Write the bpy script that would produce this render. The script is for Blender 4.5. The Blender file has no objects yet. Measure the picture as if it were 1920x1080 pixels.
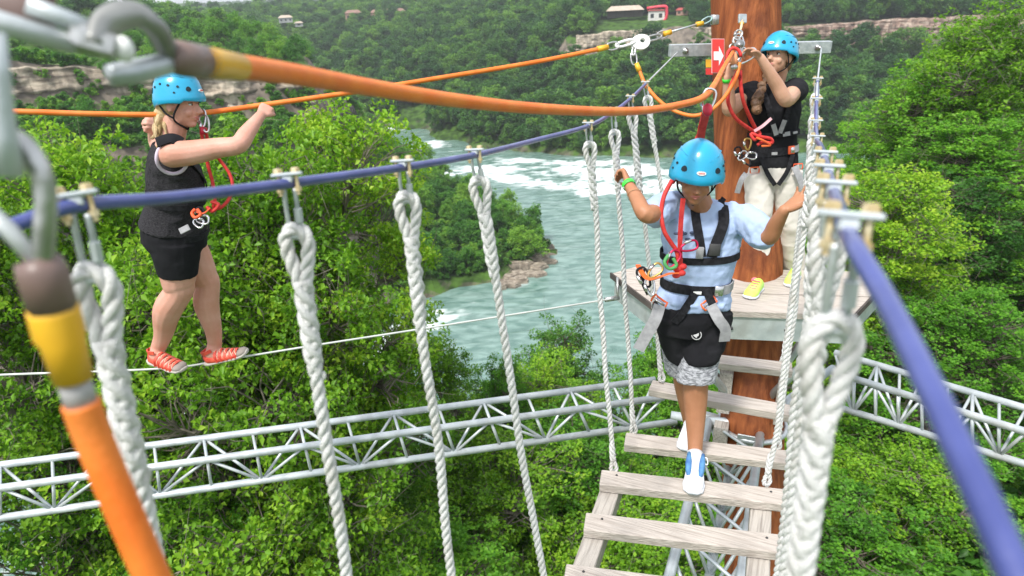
import bpy, math, random
import numpy as np
from mathutils import Vector, Matrix

# ------------------------------------------------------------------ camera, light, exposure
FOC = 1250.0
PITCH = math.radians(24.1)
ROLL = math.radians(3.0)
FW = np.array([0, math.cos(PITCH), -math.sin(PITCH)])
_R0 = np.array([1.0, 0, 0]); _U0 = np.array([0, math.sin(PITCH), math.cos(PITCH)])
RT = math.cos(ROLL) * _R0 - math.sin(ROLL) * _U0
UP = math.cos(ROLL) * _U0 + math.sin(ROLL) * _R0
HAZE = 0.0003
CAM = np.array([0, 0, 60.0])

sc = bpy.context.scene
COL = sc.collection
cam_data = bpy.data.cameras.new("camera")
cam = bpy.data.objects.new("camera", cam_data)
COL.objects.link(cam)
cam_data.sensor_width = 36.0
cam_data.lens = FOC / 1920 * 36.0
cam_data.clip_start = 0.02
cam_data.clip_end = 8000
mm = Matrix.Identity(4)
for i in range(3):
    mm[i][0] = RT[i]; mm[i][1] = UP[i]; mm[i][2] = -FW[i]; mm[i][3] = CAM[i]
cam.matrix_world = mm
cam_data.dof.use_dof = True
cam_data.dof.focus_distance = 3.4
cam_data.dof.aperture_fstop = 3.8
sc.camera = cam

SUN_EL, SUN_AZ = math.radians(58), math.radians(215)      # azimuth clockwise from +Y
w = bpy.data.worlds.new("World"); sc.world = w; w.use_nodes = True
nt = w.node_tree; nt.nodes.clear()
sky = nt.nodes.new("ShaderNodeTexSky"); sky.sky_type = 'NISHITA'; sky.sun_disc = False
sky.sun_elevation = SUN_EL; sky.sun_rotation = SUN_AZ
sky.air_density = 1.0; sky.dust_density = 3.0; sky.ozone_density = 1.0
mixn = nt.nodes.new("ShaderNodeMix"); mixn.data_type = 'RGBA'; mixn.inputs[0].default_value = 0.72; mixn.inputs[7].default_value = (5.9, 6.15, 6.5, 1)   # bright cloud sheet over the blue
bg = nt.nodes.new("ShaderNodeBackground"); bg.inputs[1].default_value = 0.13
ow = nt.nodes.new("ShaderNodeOutputWorld")
nt.links.new(sky.outputs[0], mixn.inputs[6])
nt.links.new(mixn.outputs[2], bg.inputs[0])
nt.links.new(bg.outputs[0], ow.inputs[0])
sl = bpy.data.lights.new("sun", 'SUN'); sl.energy = 2.7; sl.angle = math.radians(10); sl.color = (1, .97, .92)
so = bpy.data.objects.new("sun", sl); COL.objects.link(so)
_d = Vector((math.sin(SUN_AZ) * math.cos(SUN_EL), math.cos(SUN_AZ) * math.cos(SUN_EL), math.sin(SUN_EL)))
so.rotation_euler = _d.to_track_quat('Z', 'Y').to_euler(); so.location = (0, 0, 120)
sc.view_settings.view_transform = 'Standard'; sc.view_settings.look = 'None'
sc.view_settings.gamma = 1.0; sc.view_settings.use_curve_mapping = False
sc.view_settings.exposure = 0.66
cy = sc.cycles
cy.use_denoising = True
cy.max_bounces = 6; cy.diffuse_bounces = 3; cy.glossy_bounces = 2; cy.transmission_bounces = 3
cy.transparent_max_bounces = 4; cy.volume_bounces = 0
cy.sample_clamp_indirect = 4.0

# ------------------------------------------------------------------ placing helpers
def P(px, py, d):
    """world point seen at pixel (px,py) of the 1920 frame at depth d"""
    return CAM + d * (FW + RT * (px - 960) / FOC + UP * (540 - py) / FOC)
def G(px, py, z):
    v = P(px, py, 1) - CAM
    return CAM + v * (z - 60) / v[2]
def A(*v): return np.array(v, float)
def nrm(v):
    v = np.asarray(v, float); return v / (np.linalg.norm(v) + 1e-12)

# ------------------------------------------------------------------ noise
def _hash(ix, iy, iz, seed):
    n = (ix * 374761393 + iy * 668265263 + iz * 2147483647 + seed * 1274126177) & 0xffffffff
    n = ((n ^ (n >> 13)) * 1274126177) & 0xffffffff
    n = ((n ^ (n >> 16)) * 2246822519) & 0xffffffff
    return ((n ^ (n >> 15)) & 0xffff) / 65535.0
def vnoise(x, y, z=0.0, seed=0):
    x = np.asarray(x, float); y = np.asarray(y, float) + 0 * x; z = np.asarray(z, float) + 0 * x
    ix, iy, iz = np.floor(x).astype(np.int64), np.floor(y).astype(np.int64), np.floor(z).astype(np.int64)
    fx, fy, fz = x - ix, y - iy, z - iz
    fx, fy, fz = fx*fx*(3-2*fx), fy*fy*(3-2*fy), fz*fz*(3-2*fz)
    r = 0
    for a in (0, 1):
        for b in (0, 1):
            for c in (0, 1):
                r = r + _hash(ix+a, iy+b, iz+c, seed) * (fx if a else 1-fx) * (fy if b else 1-fy) * (fz if c else 1-fz)
    return r * 2 - 1
def fbm(x, y, z=0.0, seed=0, o=4):
    r = 0; a = .5; f = 1.0
    for k in range(o):
        r = r + a * vnoise(np.asarray(x)*f, np.asarray(y)*f, np.asarray(z)*f, seed+k); a *= .5; f *= 2.03
    return r

# ------------------------------------------------------------------ materials
MATS = {}
def mat(name, c1, c2=None, rough=.6, metal=0.0, nscale=8.0, bump=0.0, bscale=40.0, detail=4, spec=.5, stretch=None, rotz=None, blot=None, contrast=None, coat=0.0, coord='Object'):
    if name in MATS: return MATS[name]
    m = bpy.data.materials.new(name); m.use_nodes = True
    n = m.node_tree; b = n.nodes["Principled BSDF"]
    b.inputs["Roughness"].default_value = rough; b.inputs["Metallic"].default_value = metal
    b.inputs["Specular IOR Level"].default_value = spec
    if coat: b.inputs["Coat Weight"].default_value = coat; b.inputs["Coat Roughness"].default_value = .15
    tc = n.nodes.new("ShaderNodeTexCoord"); mp = n.nodes.new("ShaderNodeMapping")
    if rotz is not None:
        vr = n.nodes.new("ShaderNodeVectorRotate"); vr.rotation_type = 'Z_AXIS'; vr.inputs['Angle'].default_value = math.radians(rotz)
        n.links.new(tc.outputs[coord], vr.inputs['Vector']); n.links.new(vr.outputs[0], mp.inputs[0])
    else: n.links.new(tc.outputs[coord], mp.inputs[0])
    if stretch: mp.inputs['Scale'].default_value = stretch
    c2 = c2 or tuple(min(1, x * .8) for x in c1)
    nz = n.nodes.new("ShaderNodeTexNoise"); nz.inputs['Scale'].default_value = nscale; nz.inputs['Detail'].default_value = detail
    n.links.new(mp.outputs[0], nz.inputs[0])
    cr = n.nodes.new("ShaderNodeValToRGB")
    lo, hi = contrast or (.35, .65)
    cr.color_ramp.elements[0].position = lo; cr.color_ramp.elements[0].color = (*c1, 1)
    cr.color_ramp.elements[1].position = hi; cr.color_ramp.elements[1].color = (*c2, 1)
    n.links.new(nz.outputs[0], cr.inputs[0]); n.links.new(cr.outputs[0], b.inputs["Base Color"])
    if blot:      # second, larger layer of stains: (scale, colour, amount)
        n3 = n.nodes.new("ShaderNodeTexNoise"); n3.inputs['Scale'].default_value = blot[0]; n3.inputs['Detail'].default_value = 6; n.links.new(tc.outputs[coord], n3.inputs[0])
        r3 = n.nodes.new("ShaderNodeMapRange"); r3.inputs[1].default_value = .50; r3.inputs[2].default_value = .72; r3.inputs[4].default_value = blot[2]; n.links.new(n3.outputs[0], r3.inputs[0])
        m3 = n.nodes.new("ShaderNodeMix"); m3.data_type = 'RGBA'; n.links.new(r3.outputs[0], m3.inputs[0]); n.links.new(cr.outputs[0], m3.inputs[6]); m3.inputs[7].default_value = (*blot[1], 1); n.links.new(m3.outputs[2], b.inputs["Base Color"])
    if bump:
        nb = n.nodes.new("ShaderNodeTexNoise"); nb.inputs['Scale'].default_value = bscale; nb.inputs['Detail'].default_value = 5
        n.links.new(mp.outputs[0], nb.inputs[0])
        bp = n.nodes.new("ShaderNodeBump"); bp.inputs['Strength'].default_value = bump; bp.inputs['Distance'].default_value = .01
        n.links.new(nb.outputs[0], bp.inputs['Height']); n.links.new(bp.outputs[0], b.inputs['Normal'])
    MATS[name] = m
    return m

def leaf_mat(name, cols, trans=.45, per_island=True):
    m = bpy.data.materials.new(name); m.use_nodes = True; n = m.node_tree; n.nodes.clear()
    o = n.nodes.new("ShaderNodeOutputMaterial"); d = n.nodes.new("ShaderNodeBsdfDiffuse"); t = n.nodes.new("ShaderNodeBsdfTranslucent")
    g = n.nodes.new("ShaderNodeBsdfGlossy"); g.inputs['Roughness'].default_value = .45
    mx = n.nodes.new("ShaderNodeMixShader"); mx.inputs[0].default_value = trans
    m2 = n.nodes.new("ShaderNodeMixShader"); m2.inputs[0].default_value = .018
    cr = n.nodes.new("ShaderNodeValToRGB"); e = cr.color_ramp.elements
    for i, c in enumerate(cols):
        if i >= 2: e.new(i / (len(cols) - 1))
    for i, c in enumerate(cols):
        e[i].position = i / (len(cols) - 1); e[i].color = (*c, 1)
    oi = n.nodes.new("ShaderNodeObjectInfo"); geo = n.nodes.new("ShaderNodeNewGeometry")
    mul = n.nodes.new("ShaderNodeMath"); mul.operation = 'MULTIPLY'; mul.inputs[1].default_value = .45 if per_island else .85
    mu2 = n.nodes.new("ShaderNodeMath"); mu2.operation = 'MULTIPLY_ADD'; mu2.inputs[1].default_value = .55 if per_island else .15
    n.links.new(oi.outputs['Random'], mul.inputs[0]); n.links.new(geo.outputs['Random Per Island'], mu2.inputs[0]); n.links.new(mul.outputs[0], mu2.inputs[2])
    tc = n.nodes.new("ShaderNodeTexCoord"); nz = n.nodes.new("ShaderNodeTexNoise"); nz.inputs['Scale'].default_value = .75; nz.inputs['Detail'].default_value = 3
    n.links.new(tc.outputs['Object'], nz.inputs[0]); mr = n.nodes.new("ShaderNodeMapRange"); mr.inputs[1].default_value = .32; mr.inputs[2].default_value = .68; mr.inputs[3].default_value = -.20; mr.inputs[4].default_value = .30; n.links.new(nz.outputs[0], mr.inputs[0])
    ad = n.nodes.new("ShaderNodeMath"); ad.operation = 'ADD'; ad.use_clamp = True; n.links.new(mu2.outputs[0], ad.inputs[0]); n.links.new(mr.outputs[0], ad.inputs[1])
    n.links.new(ad.outputs[0], cr.inputs[0])
    for s in (d, t): n.links.new(cr.outputs[0], s.inputs[0])
    n.links.new(d.outputs[0], mx.inputs[1]); n.links.new(t.outputs[0], mx.inputs[2])
    n.links.new(mx.outputs[0], m2.inputs[1]); n.links.new(g.outputs[0], m2.inputs[2]); n.links.new(m2.outputs[0], o.inputs[0])
    MATS[name] = m
    return m

# ------------------------------------------------------------------ mesh builder
ORG = {}
def worg(o):
    r = np.zeros(3)
    while o is not None:
        r = r + np.array(o.location); o = o.parent
    return r
def frames(path):
    path = np.asarray(path, float); n = len(path)
    T = np.zeros_like(path); T[1:-1] = path[2:] - path[:-2]; T[0] = path[1] - path[0]; T[-1] = path[-1] - path[-2]
    T /= np.linalg.norm(T, axis=1)[:, None] + 1e-12
    ref = A(0, 0, 1) if abs(T[0][2]) < .9 else A(1, 0, 0)
    N = np.zeros_like(path); v = ref - T[0] * (ref @ T[0]); N[0] = nrm(v)
    for i in range(1, n):
        v = N[i-1] - T[i] * (N[i-1] @ T[i]); N[i] = nrm(v)
    return T, N, np.cross(T, N)
def smooth_path(pts, n=24):
    """Catmull-Rom through pts"""
    pts = np.asarray(pts, float); m = len(pts)
    if m < 3: return pts[0] + (pts[1]-pts[0]) * np.linspace(0, 1, n)[:, None]
    ext = np.vstack([2*pts[0]-pts[1], pts, 2*pts[-1]-pts[-2]])
    out = []
    for u in np.linspace(0, m-1-1e-9, n):
        i = int(u); t = u - i; a, b, c, d = ext[i], ext[i+1], ext[i+2], ext[i+3]
        out.append(.5*((2*b)+(-a+c)*t+(2*a-5*b+4*c-d)*t*t+(-a+3*b-3*c+d)*t**3))
    return np.array(out)
class MB:
    def __init__(s): s.v = []; s.f = []; s.n = 0
    def add(s, v, f):
        v = np.asarray(v, float); s.v.append(v); k = s.n
        s.f.extend([tuple(int(i) + k for i in q) for q in f]); s.n += len(v); return s
    def tube(s, path, r, n=8, r2=None, cap=True, closed=False, tw=0.0):
        path = np.asarray(path, float); m = len(path)
        r = np.full(m, r, float) if np.isscalar(r) else np.interp(np.linspace(0, 1, m), np.linspace(0, 1, len(r)), r)
        r2 = r if r2 is None else (np.full(m, r2, float) if np.isscalar(r2) else np.interp(np.linspace(0, 1, m), np.linspace(0, 1, len(r2)), r2))
        T, N, B = frames(path)
        if closed:   # undo holonomy roughly
            pass
        a = np.arange(n) / n * 2 * math.pi + tw
        V = path[:, None] + N[:, None] * (np.cos(a)[None, :, None] * r[:, None, None]) + B[:, None] * (np.sin(a)[None, :, None] * r2[:, None, None])
        V = V.reshape(-1, 3); F = []
        mm_ = m if closed else m - 1
        for i in range(mm_):
            j = (i + 1) % m
            for k in range(n):
                F.append((i*n+k, i*n+(k+1) % n, j*n+(k+1) % n, j*n+k))
        if cap and not closed:
            F.append(tuple(range(n))[::-1]); F.append(tuple((m-1)*n+k for k in range(n)))
        return s.add(V, F)
    def cyl(s, a, b, r, n=10, r_b=None):
        return s.tube([a, b], [r, r if r_b is None else r_b], n)
    def box(s, c, sz, ax=None, bev=0.0):
        """c centre, sz full sizes, ax 3 axes rows"""
        ax = np.eye(3) if ax is None else np.asarray(ax, float); h = np.asarray(sz, float) / 2; c = np.asarray(c, float)
        if bev <= 0:
            V = [c + ax[0]*h[0]*i + ax[1]*h[1]*j + ax[2]*h[2]*k for k in (-1, 1) for j in (-1, 1) for i in (-1, 1)]
            return s.add(V, [(0, 2, 3, 1), (4, 5, 7, 6), (0, 1, 5, 4), (2, 6, 7, 3), (0, 4, 6, 2), (1, 3, 7, 5)])
        import itertools
        V = []; idx = {}
        for sg in itertools.product((-1, 1), repeat=3):
            for m_ in range(3):
                p = [h[q] - (0 if q == m_ else bev) for q in range(3)]
                idx[(sg, m_)] = len(V); V.append(c + sum(ax[q]*p[q]*sg[q] for q in range(3)))
        F = []
        for m_ in range(3):
            o = [q for q in range(3) if q != m_]
            for sgn in (-1, 1):
                cs = []
                for (u, v_) in ((-1, -1), (1, -1), (1, 1), (-1, 1)):
                    sg = [0]*3; sg[m_] = sgn; sg[o[0]] = u; sg[o[1]] = v_; cs.append(idx[(tuple(sg), m_)])
                F.append(tuple(cs))
        for q in range(3):
            a_, b_ = [x for x in range(3) if x != q]
            for sa in (-1, 1):
                for sb in (-1, 1):
                    def key(sq):
                        sg = [0]*3; sg[q] = sq; sg[a_] = sa; sg[b_] = sb; return tuple(sg)
                    F.append((idx[(key(-1), a_)], idx[(key(1), a_)], idx[(key(1), b_)], idx[(key(-1), b_)]))
        for sg in itertools.product((-1, 1), repeat=3): F.append(tuple(idx[(sg, m_)] for m_ in range(3)))
        return s.add(V, F)
    def ell(s, c, r, ax=None, nu=16, nv=10):
        ax = np.eye(3) if ax is None else np.asarray(ax, float); r = np.broadcast_to(np.asarray(r, float), (3,))
        V = []; F = []
        for i in range(nv+1):
            th = math.pi * i / nv
            for j in range(nu):
                ph = 2*math.pi*j/nu
                V.append(np.asarray(c) + ax[0]*r[0]*math.sin(th)*math.cos(ph) + ax[1]*r[1]*math.sin(th)*math.sin(ph) + ax[2]*r[2]*math.cos(th))
        for i in range(nv):
            for j in range(nu): F.append((i*nu+j, (i+1)*nu+j, (i+1)*nu+(j+1) % nu, i*nu+(j+1) % nu))
        return s.add(V, F)
    def build(s, name, m, parent=None, smooth=True, fix=True, label=None):
        V = np.vstack(s.v) if s.v else np.zeros((0, 3))
        off = worg(parent) if parent is not None else np.zeros(3)
        me = bpy.data.meshes.new(name); me.from_pydata((V - off).tolist(), [], s.f); me.validate(); me.update()
        if fix:
            import bmesh
            b = bmesh.new(); b.from_mesh(me); bmesh.ops.recalc_face_normals(b, faces=b.faces); b.to_mesh(me); b.free()
        if smooth:
            me.polygons.foreach_set("use_smooth", [True]*len(me.polygons))
            if smooth == 'auto': me.set_sharp_from_angle(angle=math.radians(38))
        for x in (m if isinstance(m, (list, tuple)) else [m]): me.materials.append(x)
        o = bpy.data.objects.new(name, me); COL.objects.link(o)
        if parent is not None: o.parent = parent
        if label: o["label"] = label
        return o
def tag(o, label=None, cat=None, group=None, kind=None):
    if label: o["label"] = label
    if cat: o["category"] = cat
    if group: o["group"] = group
    if kind: o["kind"] = kind
    return o
def empty(name, loc=(0, 0, 0), label=None, cat=None, group=None):
    o = bpy.data.objects.new(name, None); COL.objects.link(o); o.location = [float(x) for x in loc]; o.empty_display_size = .1
    return tag(o, label, cat, group)
def copy_tree(o, parent=None):
    c = o.copy(); COL.objects.link(c)
    if parent is not None: c.parent = parent
    for ch in list(o.children): copy_tree(ch, c)
    return c
def raw_mesh(name, V, F, m, smooth=False):
    me = bpy.data.meshes.new(name); V = np.asarray(V, np.float32); F = np.asarray(F, np.int32)
    me.vertices.add(len(V)); me.vertices.foreach_set("co", V.ravel())
    k = F.shape[1]; me.loops.add(F.size); me.loops.foreach_set("vertex_index", F.ravel())
    me.polygons.add(len(F)); me.polygons.foreach_set("loop_start", np.arange(0, F.size, k, dtype=np.int32))
    me.polygons.foreach_set("loop_total", np.full(len(F), k, np.int32))
    if smooth: me.polygons.foreach_set("use_smooth", np.ones(len(F), bool))
    me.update(calc_edges=True); me.materials.append(m)
    return me
# ================================================================== TERRAIN
# ground height by azimuth (deg from +Y, clockwise) and horizontal distance; river surface is z = 0
PROF = {
 -85: [(0,42),(10,42),(40,36),(70,12),(85,-4),(110,-4),(125,2),(150,30),(158,46),(200,50),(300,52),(3200,52)],
 -60: [(0,42),(8,41),(25,34),(58,6),(66,-4),(100,-4),(108,2),(140,30),(146,41),(150,50),(200,52),(300,53),(3200,52)],
 -45: [(0,42),(8,41),(22,33),(55,6),(64,-4),(100,-4),(108,2),(138,39.5),(144,42.5),(147,44.5),(150,51.5),(170,52),(230,53.5),(300,54),(3200,52)],
 -35: [(0,42),(8,41),(22,33),(55,6),(64,-4),(104,-4),(112,3),(138,40),(144,43),(147,45),(150,51.7),(170,52),(230,53),(300,54),(3200,52)],
 -25: [(0,42),(8,41),(22,33),(55,6),(64,-4),(108,-4),(116,3),(138,37),(144,40),(147,42),(150,49.3),(165,50),(200,50),(230,52.5),(300,51),(500,44),(700,46),(3200,52)],
 -19: [(0,42),(8,41),(22,33),(55,6),(64,-4),(112,-4),(120,3),(140,34),(147,40),(150,46),(170,46.5),(200,47),(240,51),(300,44),(380,26),(480,30),(640,45),(3200,52)],
 -15.5:[(0,42),(8,41),(22,33),(55,6),(64,-4),(115,-4),(123,3),(142,28),(150,39.5),(154,44),(175,45.5),(200,45.5),(230,44),(280,24),(350,2),(385,2),(480,24),(620,43),(900,50),(3200,52)],
 -13: [(0,42),(8,41),(22,33),(55,6),(64,-4),(119,-4),(128,2),(146,20),(160,36),(175,38),(200,36),(250,16),(330,0),(345,-3),(370,-3),(385,3),(480,24),(620,43),(900,50),(3200,52)],
 -11: [(0,42),(8,41),(22,33),(55,6),(64,-4),(124,-4),(132,1.5),(160,10),(180,19),(200,19),(240,8),(300,1),(318,-4),(345,-4),(355,3),(430,18),(560,38),(640,46),(900,51),(3200,52)],
 -8:  [(0,42),(8,41),(22,33),(55,6),(64,-4),(128,-4),(134,1.5),(165,7),(200,8),(245,3),(262,-4),(328,-4),(338,3),(400,16),(520,36),(620,46),(900,51),(3200,52)],
 -4:  [(0,42),(8,41),(22,33),(55,6),(64,-4),(132,-4),(138,1.5),(165,6),(195,5),(212,1),(222,-4),(292,-4),(302,3),(360,17),(460,34),(560,45),(900,51),(3200,52)],
 -1:  [(0,42),(8,41),(22,33),(55,6),(64,-4),(134,-4),(139,1.5),(160,5),(180,4),(190,1),(200,-4),(270,-4),(280,3),(340,18),(440,36),(540,46),(900,51),(3200,52)],
 2:   [(0,42),(8,41),(22,33),(55,6),(64,-4),(141,-4),(145,1.5),(158,3.5),(168,2),(178,-4),(262,-4),(271,3),(330,18),(420,35),(520,46),(900,51),(3200,52)],
 4.2: [(0,42),(8,41),(22,33),(55,6),(64,-4),(150,-4),(153,1),(157,1),(160,-4),(256,-4),(264,3),(330,22),(400,36),(500,46),(900,51),(3200,52)],
 5.6: [(0,42),(8,41),(22,33),(55,6),(64,-4),(160,-4),(180,-4),(253,-4),(261,3),(325,22),(352,29),(356,37),(390,42),(500,48),(900,52),(3200,52)],
 14:  [(0,42),(8,41),(22,33),(55,8),(66,-4),(160,-4),(248,-4),(256,3),(320,22),(350,29.5),(354,38.5),(390,42),(420,44),(500,48),(900,52),(3200,52)],
 21:  [(0,42),(8,41),(22,36),(60,14),(80,-4),(160,-4),(250,-4),(259,3),(330,22),(372,29),(376,36),(400,40),(500,46),(900,52),(3200,52)],
 26:  [(0,42),(8,41.5),(25,38),(60,22),(95,-4),(160,-4),(262,-4),(271,3),(340,20),(377,28.5),(381,37),(410,41),(500,46),(900,52),(3200,52)],
 33:  [(0,42),(8,42),(30,41),(70,32),(120,-4),(180,-4),(268,-4),(278,3),(340,18),(377,28.5),(381,38.5),(410,42),(500,47),(900,52),(3200,52)],
 50:  [(0,42),(8,42.5),(40,44),(90,44),(150,10),(170,-4),(280,-4),(290,3),(380,30),(384,40),(500,48),(3200,52)],
 85:  [(0,42),(8,43),(40,46),(120,50),(220,40),(260,-4),(320,-4),(330,3),(420,34),(500,48),(3200,52)],
}
_az = np.array(sorted(PROF)); _lr = np.linspace(math.log(4), math.log(3200), 700)
_tab = np.array([np.interp(np.exp(_lr), [q[0] for q in PROF[a]], [q[1] for q in PROF[a]]) for a in sorted(PROF)])
def H0(az, r):
    lr = np.clip(np.log(np.maximum(r, 4)), _lr[0], _lr[-1] - 1e-9)
    j = (lr - _lr[0]) / (_lr[1] - _lr[0]); j0 = np.clip(j.astype(int), 0, 698); tj = j - j0
    a = np.clip(az, -85, 84.999); i0 = np.clip(np.searchsorted(_az, a, side='right') - 1, 0, len(_az) - 2)
    ti = (a - _az[i0]) / (_az[i0+1] - _az[i0]); ti = ti*ti*(3-2*ti)
    t = _tab
    return (t[i0, j0]*(1-tj) + t[i0, j0+1]*tj)*(1-ti) + (t[i0+1, j0]*(1-tj) + t[i0+1, j0+1]*tj)*ti
def H(x, y):
    x = np.asarray(x, float); y = np.asarray(y, float)
    r = np.hypot(x, y); az = np.degrees(np.arctan2(x, y)) + 1.2 * fbm(x*.03, y*.03, 3.3, 5)
    h = H0(az, r); k = np.clip((h + 2) / 6, 0, 1)
    return h + k * (1.6 * fbm(x*.05, y*.05, 0, 11) + .5 * fbm(x*.3, y*.3, 0, 12)) * np.clip(r/60, .3, 1.5)
def H1(x, y): return float(H(np.array([x]), np.array([y]))[0])

az = np.radians(np.concatenate([np.linspace(-85, -48, 30, endpoint=False), np.linspace(-48, 46, 420), np.linspace(46.5, 85, 30)]))
rr = np.exp(np.concatenate([np.linspace(math.log(4), math.log(100), 70, endpoint=False), np.linspace(math.log(100), math.log(650), 300, endpoint=False), np.linspace(math.log(650), math.log(3200), 50)]))
AZ, RR = np.meshgrid(az, rr, indexing='ij'); X = RR*np.sin(AZ); Y = RR*np.cos(AZ); Z = H(X, Y)
na, nr = AZ.shape; idx = np.arange(na*nr).reshape(na, nr)
Fq = np.stack([idx[:-1, :-1], idx[1:, :-1], idx[1:, 1:], idx[:-1, 1:]], -1).reshape(-1, 4)

gm = bpy.data.materials.new("gorge_ground"); gm.use_nodes = True; n = gm.node_tree; b = n.nodes["Principled BSDF"]
b.inputs['Roughness'].default_value = .95; b.inputs["Specular IOR Level"].default_value = .1
geo = n.nodes.new("ShaderNodeNewGeometry"); sx = n.nodes.new("ShaderNodeSeparateXYZ"); n.links.new(geo.outputs['True Normal'], sx.inputs[0])
nz = n.nodes.new("ShaderNodeTexNoise"); nz.inputs['Scale'].default_value = .35; nz.inputs['Detail'].default_value = 8
n.links.new(geo.outputs['Position'], nz.inputs[0])
cg = n.nodes.new("ShaderNodeValToRGB"); cg.color_ramp.elements[0].color = (.022, .045, .012, 1); cg.color_ramp.elements[0].position = .35
cg.color_ramp.elements[1].color = (.075, .15, .025, 1); cg.color_ramp.elements[1].position = .62; n.links.new(nz.outputs[0], cg.inputs[0])
crk = n.nodes.new("ShaderNodeValToRGB"); crk.color_ramp.elements[0].color = (.07, .06, .05, 1); crk.color_ramp.elements[0].position = .3
crk.color_ramp.elements[1].color = (.30, .25, .20, 1); crk.color_ramp.elements[1].position = .7; n.links.new(nz.outputs[0], crk.inputs[0])
ad = n.nodes.new("ShaderNodeMath"); ad.operation = 'MULTIPLY_ADD'; ad.inputs[1].default_value = .25; n.links.new(nz.outputs[0], ad.inputs[0]); n.links.new(sx.outputs[2], ad.inputs[2])
ms = n.nodes.new("ShaderNodeMapRange"); ms.inputs[1].default_value = .78; ms.inputs[2].default_value = .93; n.links.new(ad.outputs[0], ms.inputs[0])
mx = n.nodes.new("ShaderNodeMix"); mx.data_type = 'RGBA'; n.links.new(ms.outputs[0], mx.inputs[0]); n.links.new(crk.outputs[0], mx.inputs[6]); n.links.new(cg.outputs[0], mx.inputs[7])
n.links.new(mx.outputs[2], b.inputs['Base Color'])
me = raw_mesh("terrain", np.stack([X, Y, Z], -1).reshape(-1, 3), Fq, gm, True)
o = bpy.data.objects.new("terrain", me); COL.objects.link(o)
tag(o, "wooded gorge slopes and plateau around the river", kind='structure')
# ground behind the camera so the world is closed there too
back = MB()
aa = np.radians(np.linspace(85, 275, 40)); r2 = np.array([4, 12, 40, 120, 400, 3200.])
V = [(r_*math.sin(t), r_*math.cos(t), 42 + 8*min(1, r_/60)) for t in aa for r_ in r2]
back.add(V, [(i*6+j, i*6+j+1, (i+1)*6+j+1, (i+1)*6+j) for i in range(39) for j in range(5)])
back.add([(4*math.sin(t), 4*math.cos(t), 42) for t in np.radians(np.linspace(0, 350, 36))], [tuple(range(36))])
tag(back.build("ground", gm), "wooded plateau ground behind the course", kind='structure')

# ------------------------------------------------------------------ river
gx = np.linspace(-330, 330, 520); gy = np.concatenate([np.linspace(40, 380, 560), np.linspace(384, 470, 20)])
GX, GY = np.meshgrid(gx, gy, indexing='ij')
def zone(cx, cy, sx_, sy_, rot=0):
    c, s = math.cos(rot), math.sin(rot); u = ((GX-cx)*c + (GY-cy)*s)/sx_; v = (-(GX-cx)*s + (GY-cy)*c)/sy_
    return np.exp(-(u*u+v*v))
foam = 0
for (px, py, a_, b_, rt) in ((905,318,26,16,.2),(990,322,24,14,.1),(1075,335,22,13,-.1),(1160,322,24,15,0),(1225,345,16,11,0),(880,290,14,10,.5),(1120,365,18,8,0),(800,270,10,14,.4),(735,245,14,10,.4),
                             (835,590,9,5,.6),(770,610,10,5,.5),(720,640,8,5,.4),(960,535,5,6,.8),(700,660,7,7,0),(30,1060,10,6,0),(420,900,8,8,0),(340,760,8,6,0),(1240,410,8,6,0)):
    q = G(px, py, 0); foam = foam + zone(q[0], q[1], a_, b_, rt)*(1.0 if py < 400 else .75)
wx = GX + 5*fbm(GX*.05, GY*.05, 0, 31); wy = GY + 5*fbm(GX*.05, GY*.05, 0, 33)
nf = fbm(wx*.10, wy*.22, 0, 21, 5) + .45*fbm(wx*.5, wy*.9, 0, 27, 3)
foam = np.clip(foam, 0, 1.15)
fo = np.clip((foam*1.08 + nf*2.3*(.22 + foam) - .66)*1.35, 0, 1)
q = G(1110, 470, 0)
streak = np.clip((fbm(wx*.07 + wy*.02, wy*.30, 0, 41, 4) - .12)*1.6, 0, 1) * .12
fo = np.clip(fo + streak*(foam < .5), 0, 1)
GZ = .28*fbm(wx*.12, wy*.2, 0, 51, 4) + .75*foam*np.abs(fbm(wx*.22, wy*.4, 0, 61, 4)) + .10*fbm(wx*.6, wy*1.0, 0, 71, 3)
idx = np.arange(GX.size).reshape(GX.shape)
Fq = np.stack([idx[:-1, :-1], idx[1:, :-1], idx[1:, 1:], idx[:-1, 1:]], -1).reshape(-1, 4)
wm = bpy.data.materials.new("river_water"); wm.use_nodes = True; n = wm.node_tree; b = n.nodes["Principled BSDF"]
at = n.nodes.new("ShaderNodeAttribute"); at.attribute_name = "foam"
geo = n.nodes.new("ShaderNodeNewGeometry"); mp = n.nodes.new("ShaderNodeMapping"); mp.inputs['Scale'].default_value = (.25, .6, 1); n.links.new(geo.outputs['Position'], mp.inputs[0])
nz = n.nodes.new("ShaderNodeTexNoise"); nz.inputs['Scale'].default_value = 1.0; nz.inputs['Detail'].default_value = 7; nz.inputs['Distortion'].default_value = .6; n.links.new(mp.outputs[0], nz.inputs[0])
cr = n.nodes.new("ShaderNodeValToRGB"); cr.color_ramp.elements[0].position = .38; cr.color_ramp.elements[0].color = (.10, .19, .158, 1)
cr.color_ramp.elements[1].position = .66; cr.color_ramp.elements[1].color = (.225, .34, .30, 1); n.links.new(nz.outputs[0], cr.inputs[0])
mx = n.nodes.new("ShaderNodeMix"); mx.data_type = 'RGBA'; n.links.new(at.outputs['Fac'], mx.inputs[0]); n.links.new(cr.outputs[0], mx.inputs[6]); mx.inputs[7].default_value = (.70, .76, .75, 1)
n.links.new(mx.outputs[2], b.inputs['Base Color'])
rg = n.nodes.new("ShaderNodeMapRange"); rg.inputs[3].default_value = .16; rg.inputs[4].default_value = .8; n.links.new(at.outputs['Fac'], rg.inputs[0]); n.links.new(rg.outputs[0], b.inputs['Roughness'])
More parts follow.
